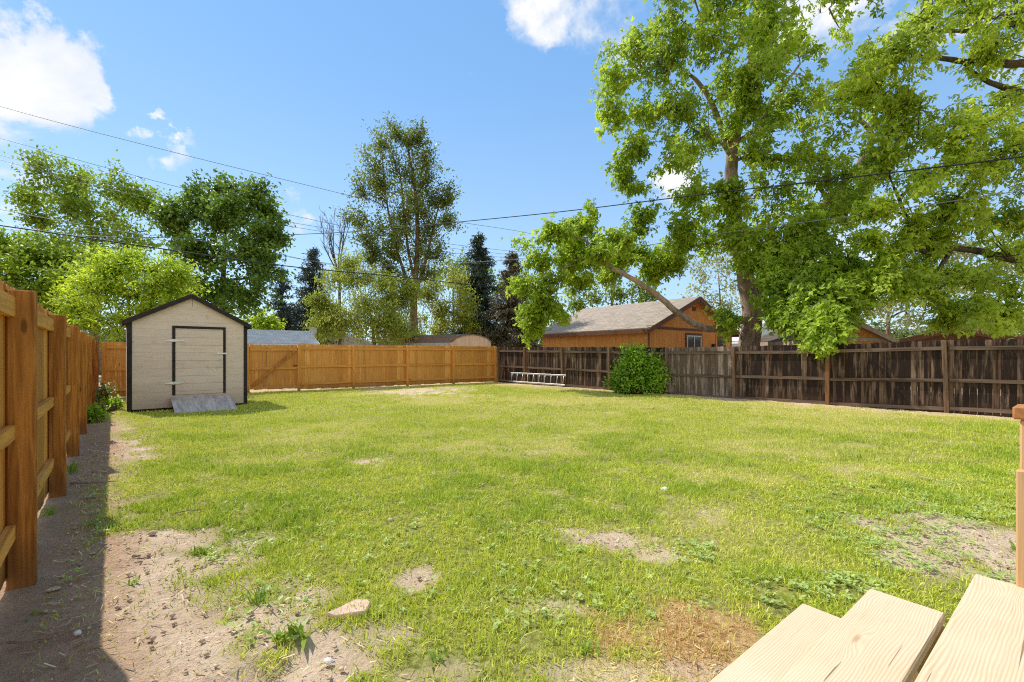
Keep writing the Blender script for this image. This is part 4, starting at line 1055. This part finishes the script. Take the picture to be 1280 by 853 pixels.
# left outbuilding: light roof, brown wall, eave side towards the yard
br_wall = plain('brown painted wall', (.26, .17, .12), .8)
p5 = at(392, 440, 23.5)
ob = gable_building('outbuilding', 'low brown outbuilding with light grey roof behind the gate', Vector((p5.x, p5.y, 0)), math.atan2(U.y, U.x) + PI / 2, 3.4, 6.5, 1.98, 2.62, br_wall, sh_light, wtrim, 'building', .22)
p6 = at(372, 440, 36); hw_ = gable_building('house', 'white house glimpsed between the outbuilding and the willow', Vector((p6.x, p6.y, 0)), math.radians(14), 5.5, 6, 2.4, 3.3, plain('white wall', (.78, .78, .76), .7), sh_light, wtrim, 'house', .3, win=((2.6, 3.6, 1.1, 2.1),))
p7 = at(478, 440, 40); gable_building('house', 'white house glimpsed behind the elm trunk', Vector((p7.x, p7.y, 0)), math.radians(4), 4.6, 6, 2.1, 2.7, plain('white siding', (.80, .79, .77), .7), sh_grey, trim_br, 'house', .3, win=((1.4, 2.6, 1.1, 2.1),))
# satellite dish on a post
sd = empty('satellite_dish', at(392, 440, 26).xy.to_3d(), 0, 'small grey satellite dish on a post behind the gate', 'dish')
dz_ = at(0, 414, 26).z
mb = MB(); mb.tube([(0, 0, 0), (0, 0, dz_ - .1)], .03, 8); mb.build('pole', metal, sd)
mb = MB(); vs = [(0, .06, 0)]; fs = []
for r_i in range(1, 4):
    for k in range(16):
        a = 2 * PI * k / 16; rr = .20 * r_i / 3; vs.append((rr * math.cos(a), .06 - .1 * (r_i / 3) ** 2, rr * math.sin(a) * 1.1))
for k in range(16): fs.append((0, 1 + k, 1 + (k + 1) % 16))
for r_i in range(2):
    for k in range(16): a = 1 + r_i * 16 + k; b = 1 + r_i * 16 + (k + 1) % 16; fs.append((a, a + 16, b + 16, b))
mb.add([(x, y, z + dz_) for x, y, z in vs], fs); dish = mb.build('dish', plain('dish grey', (.6, .6, .62), .5), sd, True, False)
mb = MB(); mb.tube([(0, .0, dz_ - .3), (0, -.3, dz_ - .15), (0, -.42, dz_ - .03)], .015, 6); mb.cbox(-.03, .03, -.46, -.40, dz_ - .06, dz_ + .02, .008); mb.build('feed_arm', metal, sd)
# beige barn-roof shed
p8 = at(563, 440, 26.5)
bs = empty('metal_shed', (p8.x, p8.y, 0), math.radians(2), 'beige metal shed with low curved roof behind the back fence', 'shed')
bsm = t111('beige metal siding', (.70, .52, .36), .28); wS, dS = 2.35, 4.6
arc = [(0, 2.12), (.25, 2.34), (.7, 2.50), (wS / 2, 2.55), (wS - .7, 2.50), (wS - .25, 2.34), (wS, 2.12)]
mb = MB(); mb.prism([(0, 0), (wS, 0)] + arc[::-1], 0, .04); mb.build('front_wall', bsm, bs)
ang = math.radians(58)
def shear(vs): return [(x - y * 1.05, y * .55, z) for x, y, z in vs]
mb = MB(); mb.box(0, .04, .045, dS, 0, 2.11); mb.v = shear(mb.v); mb.build('side_wall', plain('grey metal side', (.42, .42, .42), .6), bs)
mb = MB(); mb.box(wS - .04, wS, .045, dS, 0, 2.11); mb.v = shear(mb.v); mb.build('side_wall', bsm, bs)
mb = MB()
for (a, b) in zip(arc[:-1], arc[1:]): mb.prism([(a[0], a[1] + .004), (b[0], b[1] + .004), (b[0], b[1] + .05), (a[0], a[1] + .05)], -.08, dS + .1)
mb.v = shear(mb.v); mb.build('roof', plain('brown metal roof', (.20, .13, .09), .7), bs)
mb = MB(); mb.box(.55, 1.16, -.02, -.002, .02, 1.66); mb.build('door', bsm, bs)
mb = MB(); mb.box(1.18, 1.8, -.02, -.002, .02, 1.66); mb.build('door', bsm, bs)

# ------------------------------------------------------------------ utility pole and cables
up = at(765, 440, 42)
pole = empty('utility_pole', (up.x, up.y, 0), 0, 'brown wooden utility pole rising behind the garage roof', 'pole')
pz_ = at(0, 318, 42).z
mb = MB(); mb.tube([(0, 0, -.2), (0, 0, pz_)], [.16, .11], 10); mb.build('shaft', B_mid, pole, True)
mb = MB(); mb.cbox(-1.1, 1.1, -.06, .06, pz_ - .75, pz_ - .62, .01); mb.build('crossarm', B_mid, pole)
for x in (-.95, -.45, .45, .95):
    mb = MB(); mb.tube([(x, 0, pz_ - .62), (x, 0, pz_ - .54), (x, 0, pz_ - .48)], [.03, .05, .03], 8); mb.build('insulator', wtrim, pole)
cable_m = plain('black cable', (.025, .025, .028), .6, .05); cable_g = plain('grey cable', (.22, .23, .25), .5, .05)
def cable(label, pts, r, m):
    P_ = [at(*p) for p in pts]; o = P_[0].copy(); fine = []
    for i in range(len(P_) - 1):
        for j in range(6):
            q = j / 6; a = P_[max(i - 1, 0)]; b = P_[i]; c_ = P_[i + 1]; d = P_[min(i + 2, len(P_) - 1)]
            fine.append(.5 * ((2 * b) + (c_ - a) * q + (2 * a - 5 * b + 4 * c_ - d) * q * q + (3 * b - a - 3 * c_ + d) * q ** 3))
    fine.append(P_[-1]); mb = MB(); mb.tube([p - o for p in fine], r, 6)
    ob = mb.build('power_cable', m, None, True, False); ob.location = o
    tag(ob, label, 'cable', 'overhead power cables')
cable('highest thin cable crossing the sky from the upper left edge', [(-200, 70, 22), (0, 133, 22), (215, 190, 25), (430, 243, 29), (560, 275, 32), (662, 292, 35), (765, 318, 41.8)], .014, cable_g)
cable('second highest thin cable at upper left above the open crowned tree', [(-200, 118, 24), (0, 173, 24), (215, 232, 28), (400, 277, 32), (560, 305, 36), (745, 325, 41.8)], .014, cable_g)
cable('thin cable leaving the left edge just under the second highest', [(-200, 145, 25), (0, 194, 25), (120, 226, 27), (340, 273, 31), (398, 284, 33), (560, 310, 37), (755, 330, 41.8)], .013, cable_g)
cable('thin cable nearly touching the one above it at the left edge', [(-200, 150, 26), (0, 200, 26), (120, 233, 28), (340, 279, 32), (398, 289, 34), (560, 316, 38), (785, 332, 41.8)], .013, cable_g)
cable('thick black cable sagging from the left edge over the shed', [(-200, 255, 15), (0, 282, 15), (180, 308, 17), (360, 333, 20), (475, 344, 23), (560, 353, 26), (660, 364, 30), (765, 372, 41.8)], .022, cable_m)
cable('thick cable rising to the right edge across the maple crown', [(100, 297, 32), (250, 297, 30), (400, 292, 27), (475, 287, 25), (560, 279, 23), (700, 265, 20), (880, 243, 16), (1080, 220, 13), (1280, 196, 11), (1500, 165, 10)], .019, cable_m)
cable('thin grey cable below the thick one rising to the right edge', [(-100, 240, 20), (0, 262, 21), (150, 289, 23), (300, 308, 25), (400, 328, 27), (480, 333, 27), (640, 325, 24), (760, 314, 21), (900, 292, 17), (1080, 268, 14), (1280, 238, 12), (1500, 205, 11)], .012, cable_g)
cable('thin cable passing behind the open crowned tree at mid left', [(-100, 275, 26), (60, 292, 27), (200, 300, 28), (340, 318, 30), (480, 342, 33), (620, 356, 37), (775, 345, 41.8)], .013, cable_g)

# ------------------------------------------------------------------ stones, twigs and litter on the ground
def stone(name, label, px, py, sx, sy_, sz, mat, seed, rz=0., cat='stone', flatn=False, group=None):
    rng = np.random.default_rng(seed); x, y = gp(px, py); z = gzf(x, y)
    import bmesh
    bm = bmesh.new(); bmesh.ops.create_icosphere(bm, subdivisions=3, radius=1)
    for v in bm.verts:
        p = v.co; n = 1 + .18 * math.sin(3.1 * p.x + seed) * math.cos(2.7 * p.y + 2 * seed) + rng.normal(0, .025)
        zz = p.z
        if flatn: zz = max(-.6, min(.6, p.z * 1.6)); 
        v.co = Vector((p.x * n * sx, p.y * n * sy_, zz * sz))
    me = D.meshes.new(name); bm.to_mesh(me); bm.free()
    o = link(name, me, mat); o.location = (x, y, z + sz * .45); o.rotation_euler = (0, 0, rz); tag(o, label, cat, group); return o
pinkst = plain('pink sandstone', (.68, .47, .36), .85, .08, 12, bump=.4)
def flagstone():
    x, y = gp(437, 769); z = gzf(x, y)
    poly = [(-.115, -.045), (-.06, -.062), (.045, -.055), (.098, -.035), (.105, .05), (.085, .075), (.02, .08), (-.035, .055), (-.05, .03)]
    mb = MB(); n = len(poly); vs = []
    for zz, s in ((-.015, 1.), (.012, 1.), (.020, .94)): vs += [(a * s, b * s, zz + .006 * math.sin(a * 30)) for a, b in poly]
    fs = [tuple(range(n - 1, -1, -1)), tuple(2 * n + i for i in range(n))]
    for l in range(2): fs += [(l * n + i, l * n + (i + 1) % n, (l + 1) * n + (i + 1) % n, (l + 1) * n + i) for i in range(n)]
    mb.add(vs, fs); o = mb.build('flagstone', pinkst); o.location = (x, y, z + .006); o.rotation_euler = (.02, .02, .1); tag(o, 'flat pink sandstone slab lying in the grass near the dirt', 'stone')
flagstone()
whst = plain('white stone', (.78, .74, .68), .8, .05, 15); dkst = plain('dark rock', (.10, .08, .065), .9, .2, 6); tnst = plain('tan stone', (.55, .43, .33), .85, .1, 14)
stone('stone', 'white stone on the lawn in the right centre', 831, 614, .035, .03, .03, whst, 1)
stone('stone', 'pale round pebble in the shaded dirt', 97, 793, .018, .015, .013, whst, 2)
stone('stone', 'small white pebble at the bottom edge of the lawn', 410, 831, .022, .018, .014, whst, 3)
stone('stone', 'pale flat stone in the shade by the second post', 67, 737, .035, .022, .010, tnst, 4, .4)
stone('rock', 'dark rock beside the shed corner', 134, 514, .16, .14, .13, dkst, 5, 0, 'rock')
stone('stone', 'tan stone on the sunlit edge of the shadow', 190, 668, .03, .022, .02, tnst, 6)
stone('stone', 'small tan pebble far out on the left lawn', 488, 650, .025, .02, .016, tnst, 7)
dw = barkmat('dry twig', (.42, .32, .22))
def twig(label, px, py, L_, rz, r=.007, seed=0):
    rng = np.random.default_rng(seed); x, y = gp(px, py); pts = []
    for i in range(6):
        q = (i / 5 - .5) * L_; pts.append(Vector((q, rng.normal(0, .012), r + .006 + abs(rng.normal(0, .004)))))
    mb = MB(); mb.tube(pts, [r, r, r * .9, r * .8, r * .6, r * .3], 6)
    mb.tube([pts[3], pts[3] + Vector((.05, .04, .01))], [r * .5, r * .2], 5)
    o = mb.build('twig', dw, None, True, False); o.location = (x, y, gzf(x, y) + .004); o.rotation_euler = (0, 0, rz); tag(o, label, 'twig')
twig('pale stick crossing the fence shadow edge', 118, 606, .45, .25, .014, 1); twig('thin dry twig on the sunny dirt', 240, 640, .25, .5, .006, 2); twig('thin stalk in the shade near the bottom left', 60, 800, .3, .6, .006, 3)
twig('short dry twig on the bare dirt', 178, 700, .14, -.2, .006, 4)

# leaf litter and straw scattered on the bare soil (uncountable)
def litter():
    n = 42000; u = RNG.random(n); y = np.sqrt(1 + u * (7.5 ** 2 - 1)); x = RNG.uniform(-1.4, 1.4, n) * y
    k = in_yard(x, y); x, y = x[k], y[k]; b, d = masks(x, y)
    k = RNG.random(len(x)) < b * .30 + d * .30; x, y = x[k], y[k]; n = len(x)
    a = RNG.uniform(0, 2 * PI, n); L_ = RNG.uniform(.012, .06, n); w = RNG.uniform(.0012, .0035, n); z = gz(x, y) + RNG.uniform(.002, .016, n)
    c, s = np.cos(a), np.sin(a); t2 = RNG.normal(0, .18, n) * L_
    p0 = np.stack([x - c * L_ / 2 - s * w, y - s * L_ / 2 + c * w, z - t2], 1); p1 = np.stack([x - c * L_ / 2 + s * w, y - s * L_ / 2 - c * w, z - t2], 1)
    p2_ = np.stack([x + c * L_ / 2 + s * w, y + s * L_ / 2 - c * w, z + t2], 1); p3_ = np.stack([x + c * L_ / 2 - s * w, y + s * L_ / 2 + c * w, z + t2], 1)
    m, t, out = newmat('straw'); isl = t.island(); c_ = t.mix(isl, (.34, .21, .10), (.86, .70, .44)); pbsdf(t, out, c_, .8, None, .2)
    o = link('straw', np_mesh('straw', np.stack([p0, p1, p2_, p3_], 1).reshape(-1, 3), np.arange(4 * n).reshape(n, 4)), m); tag(o, 'dry straw bits and clippings scattered over dirt and lawn', 'straw', kind='stuff')
litter()
def clods():
    n = 26000; u = RNG.random(n); y = np.sqrt(1 + u * (8 ** 2 - 1)); x = RNG.uniform(-1.4, 1.4, n) * y
    k = in_yard(x, y); x, y = x[k], y[k]; b, d = masks(x, y); k = RNG.random(len(x)) < (b > .55) * .65; x, y = x[k], y[k]; n = len(x)
    r = .003 + .016 * RNG.random(n) ** 5; z = gz(x, y)
    base = np.array([(1, 0, 0), (-1, 0, 0), (0, 1, 0), (0, -1, 0), (0, 0, 1), (0, 0, -1)], float)
    F8 = np.array([(0, 2, 4), (2, 1, 4), (1, 3, 4), (3, 0, 4), (2, 0, 5), (1, 2, 5), (3, 1, 5), (0, 3, 5)])
    Vv = base[None] * (r[:, None, None]) * RNG.uniform(.6, 1.3, (n, 6, 1)) * np.array([1.1, 1, .7]) + RNG.normal(0, .15, (n, 6, 3)) * r[:, None, None]
    Vv += np.stack([x, y, z + r * .2], 1)[:, None]
    T = (F8[None] + (np.arange(n) * 6)[:, None, None]).reshape(-1, 3)
    m, t, out = newmat('soil crumbs'); isl = t.island(); pbsdf(t, out, t.mix(isl, (.34, .24, .165), (.68, .53, .39)), .95, None, .05)
    o = link('soil_crumbs', np_mesh('soil_crumbs', Vv.reshape(-1, 3), T), m); tag(o, 'small crumbs of soil and grit on the bare ground', 'soil', kind='stuff')
clods()
# broad leaved ground cover near the steps and in scattered patches
def ground_cover():
    rng = np.random.default_rng(91); C_, Dd, Nn, Ln = [], [], [], []
    patches = [(1110, 640, 130, 45, 300), (1150, 690, 80, 28, 130), (1060, 735, 60, 18, 45), (865, 690, 34, 14, 40), (1190, 640, 90, 20, 120), (1230, 605, 60, 18, 60), (1010, 735, 90, 24, 50), (340, 770, 60, 40, 30), (300, 690, 70, 25, 25), (120, 640, 20, 40, 25), (1245, 720, 40, 20, 25),
               (640, 720, 300, 70, 160), (500, 640, 250, 50, 120), (90, 690, 30, 40, 10)]
    for (px, py, rx, ry, n) in patches:
        for i in range(n):
            a = rng.uniform(0, 2 * PI); q = math.sqrt(rng.random()); x, y = gp(px + rx * q * math.cos(a), py + ry * q * math.sin(a))
            if not bool(in_yard(np.array([x]), np.array([y]), .1)[0]): continue
            z = gzf(x, y); nl = rng.integers(4, 9); r0 = rng.uniform(.5, 1.1); a0 = rng.uniform(0, 6)
            for k in range(nl):
                an = a0 + 2 * PI * k / nl + rng.normal(0, .3); el = rng.uniform(.1, .7)
                C_.append((x + rng.normal(0, .012), y + rng.normal(0, .012), z + .008 + rng.uniform(0, .02))); Dd.append((math.cos(an), math.sin(an), el)); Nn.append((0 + rng.normal(0, .2), rng.normal(0, .2), 1)); Ln.append(.040 * r0 * rng.uniform(.6, 1.2))
    Ln = np.array(Ln); me = leaves_mesh('ground_cover', np.array(C_), np.array(Dd), np.array(Nn), Ln, Ln * .6, .12)
    o = link('ground_cover', me, leafmat('broad weed leaves', (.28, .40, .06), (.66, .76, .28), .4, None, 2.)); tag(o, 'low broad leaved weeds spreading through the lawn near the steps', 'ground cover', kind='stuff')
ground_cover()
# tall weeds on the dirt edge
def tall_weed(label, px, py, n, hgt, w, mat, seed, lean=.75, name='weed'):
    rng = np.random.default_rng(seed); x, y = gp(px, py); mb = MB()
    for i in range(n):
        a = rng.uniform(0, 2 * PI); l = abs(rng.normal(0, lean)); h = hgt * rng.uniform(.5, 1.1); bx, by = rng.normal(0, .025, 2)
        d = Vector((math.cos(a) * math.sin(l), math.sin(a) * math.sin(l), math.cos(l))); s = Vector((-math.sin(a), math.cos(a), 0)) * w * .5
        b0 = Vector((bx, by, -.01)); m1 = b0 + d * h * .5; d2 = Vector((d.x * 1.8, d.y * 1.8, d.z * .65)); tp = m1 + d2 * h * .5
        mb.add([b0 - s * .5, b0 + s * .5, m1 + s, m1 - s, tp], [(0, 1, 2, 3), (3, 2, 4)])
    o = mb.build(name, mat, None, False, False); o.location = (x, y, gzf(x, y)); tag(o, label, 'weed')
wl = leafmat('long weed leaves', (.16, .27, .03), (.40, .54, .07), .4, None, 2.)
for i, a in enumerate([('upright grassy weed on the edge of the dirt', 325, 752, 26, .16, .010), ('low broad bladed weed right of the bare dirt', 372, 795, 16, .15, .03), ('second broad bladed weed near the bottom of the dirt edge', 350, 802, 12, .09, .022), ('weed clump in the sun where grass meets dirt', 250, 690, 26, .09, .014),
                      ('weed tuft in the fence shade beside the second post', 63, 643, 18, .10, .016), ('weed tuft in the shade by the third post', 92, 590, 22, .22, .02), ('thin weed tuft at the shadow edge', 118, 655, 20, .12, .008), ('small green sprig on the dirt in the middle', 165, 727, 9, .06, .014), ('small green sprig in the shade at the lower left', 47, 766, 7, .05, .016),
                      ('leafy weed in the lawn at bottom centre', 548, 828, 12, .07, .014), ('leafy weed left of the straw patch', 735, 815, 14, .08, .018), ('weed at the right edge of the bare ground by the steps', 1275, 690, 14, .10, .022)]):
    tall_weed(*a, wl, 120 + i)

# ------------------------------------------------------------------ light and sky
sun_el, = (math.radians(49),)
sdir = Vector((-.83, .55, 0)).normalized() * math.cos(sun_el) + Vector((0, 0, math.sin(sun_el)))
sl = D.lights.new('sun', 'SUN'); sl.energy = 5.0; sl.angle = math.radians(.53); sl.color = (1, .95, .86)
so = D.objects.new('sun', sl); col.objects.link(so); so.rotation_euler = sdir.to_track_quat('Z', 'Y').to_euler(); so.location = (0, 0, 30)
w = D.worlds.new('World'); sc.world = w; w.use_nodes = True; w.node_tree.nodes.clear()
t = NT(w.node_tree); out = t.n('ShaderNodeOutputWorld'); bg = t.n('ShaderNodeBackground'); t.l(bg.outputs[0], out.inputs[0])
sky = t.n('ShaderNodeTexSky'); sky.sky_type = 'NISHITA'; sky.sun_disc = False; sky.sun_elevation = sun_el; sky.sun_rotation = math.atan2(sdir.x, sdir.y)
sky.air_density = 1.0; sky.dust_density = .1; sky.ozone_density = 1.6
bg.inputs['Strength'].default_value = .15
skyn = t.mix(1., sky.outputs[0], (1.3, 1.4, 1.45), 'MULTIPLY')
sepz = t.n('ShaderNodeSeparateXYZ'); t.l(t.coord('Generated'), sepz.inputs[0])
clear = t.mix(t.rng(sepz.outputs[2], .02, .62, 0, 1, True), (3.2, 4.75, 6.4), (1.45, 3.3, 6.15))
skyc = t.mix(.68, skyn, clear)
dirv = t.n('ShaderNodeVectorMath', operation='NORMALIZE'); t.l(t.coord('Generated'), dirv.inputs[0]); dv = dirv.outputs[0]
nz = t.noise(t.mapping(dv, (1, 1, 1.5)), 4.2, 9., .60, .25)
wn = t.n('ShaderNodeTexNoise'); wn.inputs['Scale'].default_value = 7.; wn.inputs['Detail'].default_value = 7.; wn.inputs['Roughness'].default_value = .62; t.l(dv, wn.inputs['Vector'])
wv_ = t.n('ShaderNodeVectorMath', operation='SUBTRACT'); t.l(wn.outputs['Color'], wv_.inputs[0]); wv_.inputs[1].default_value = (.5, .5, .5)
ws_ = t.n('ShaderNodeVectorMath', operation='SCALE'); t.l(wv_.outputs[0], ws_.inputs[0]); ws_.inputs['Scale'].default_value = .30
wa_ = t.n('ShaderNodeVectorMath', operation='NORMALIZE'); t.l(t.vadd(dv, ws_.outputs[0]), wa_.inputs[0]); dvw = wa_.outputs[0]
mask = None
for (px, py, rpx, wt) in [(25, 95, 90, 1.), (45, 60, 60, .9), (65, 150, 62, .85), (10, 190, 70, .7), (10, 240, 70, .5), (212, 183, 34, .66), (218, 146, 18, .58), (690, 8, 95, .66), (752, 40, 100, .72), (735, 92, 50, .66), (655, 42, 45, .58), (800, 20, 70, .66), (600, 80, 18, .55), (360, 270, 50, .8), (835, 235, 42, .7), (1010, 60, 130, .56), (1050, 320, 120, .48), (1170, 290, 100, .5), (640, 20, 40, .5), (1230, 40, 120, .5), (-130, 90, 110, .8)]:
    d = Vector(((px - CX) / F, 1, (HY - py) / F)); L0 = d.length; d.normalize()
    ang = math.atan(rpx / F / L0)
    dt_ = t.n('ShaderNodeVectorMath', operation='DOT_PRODUCT'); t.l(dvw, dt_.inputs[0]); dt_.inputs[1].default_value = d
    mk = t.rng(dt_.outputs['Value'], math.cos(ang * 1.15), math.cos(ang * .25), 0, wt, True)
    mask = mk if mask is None else t.math('MAXIMUM', mask, mk)
sepd = t.n('ShaderNodeSeparateXYZ'); t.l(dv, sepd.inputs[0])
mask = t.math('MAXIMUM', mask, t.rng(sepd.outputs[1], .05, -.35, 0, .95, True))      # unseen bright cloud bank added behind the viewer to fill the shade
cl = t.rng(t.math('ADD', t.math('MULTIPLY', t.math('SUBTRACT', nz, .5), 1.5), t.math('MULTIPLY', mask, .62)), .28, .56, 0, 1, True)
cl = t.math('MULTIPLY', cl, t.rng(mask, .05, .35))
ccol = t.mix(t.rng(nz, .38, .62), (5.0, 5.5, 6.2), (7.4, 7.25, 7.0))
t.l(t.mix(t.math('MULTIPLY', cl, .92), skyc, ccol), bg.inputs[0])
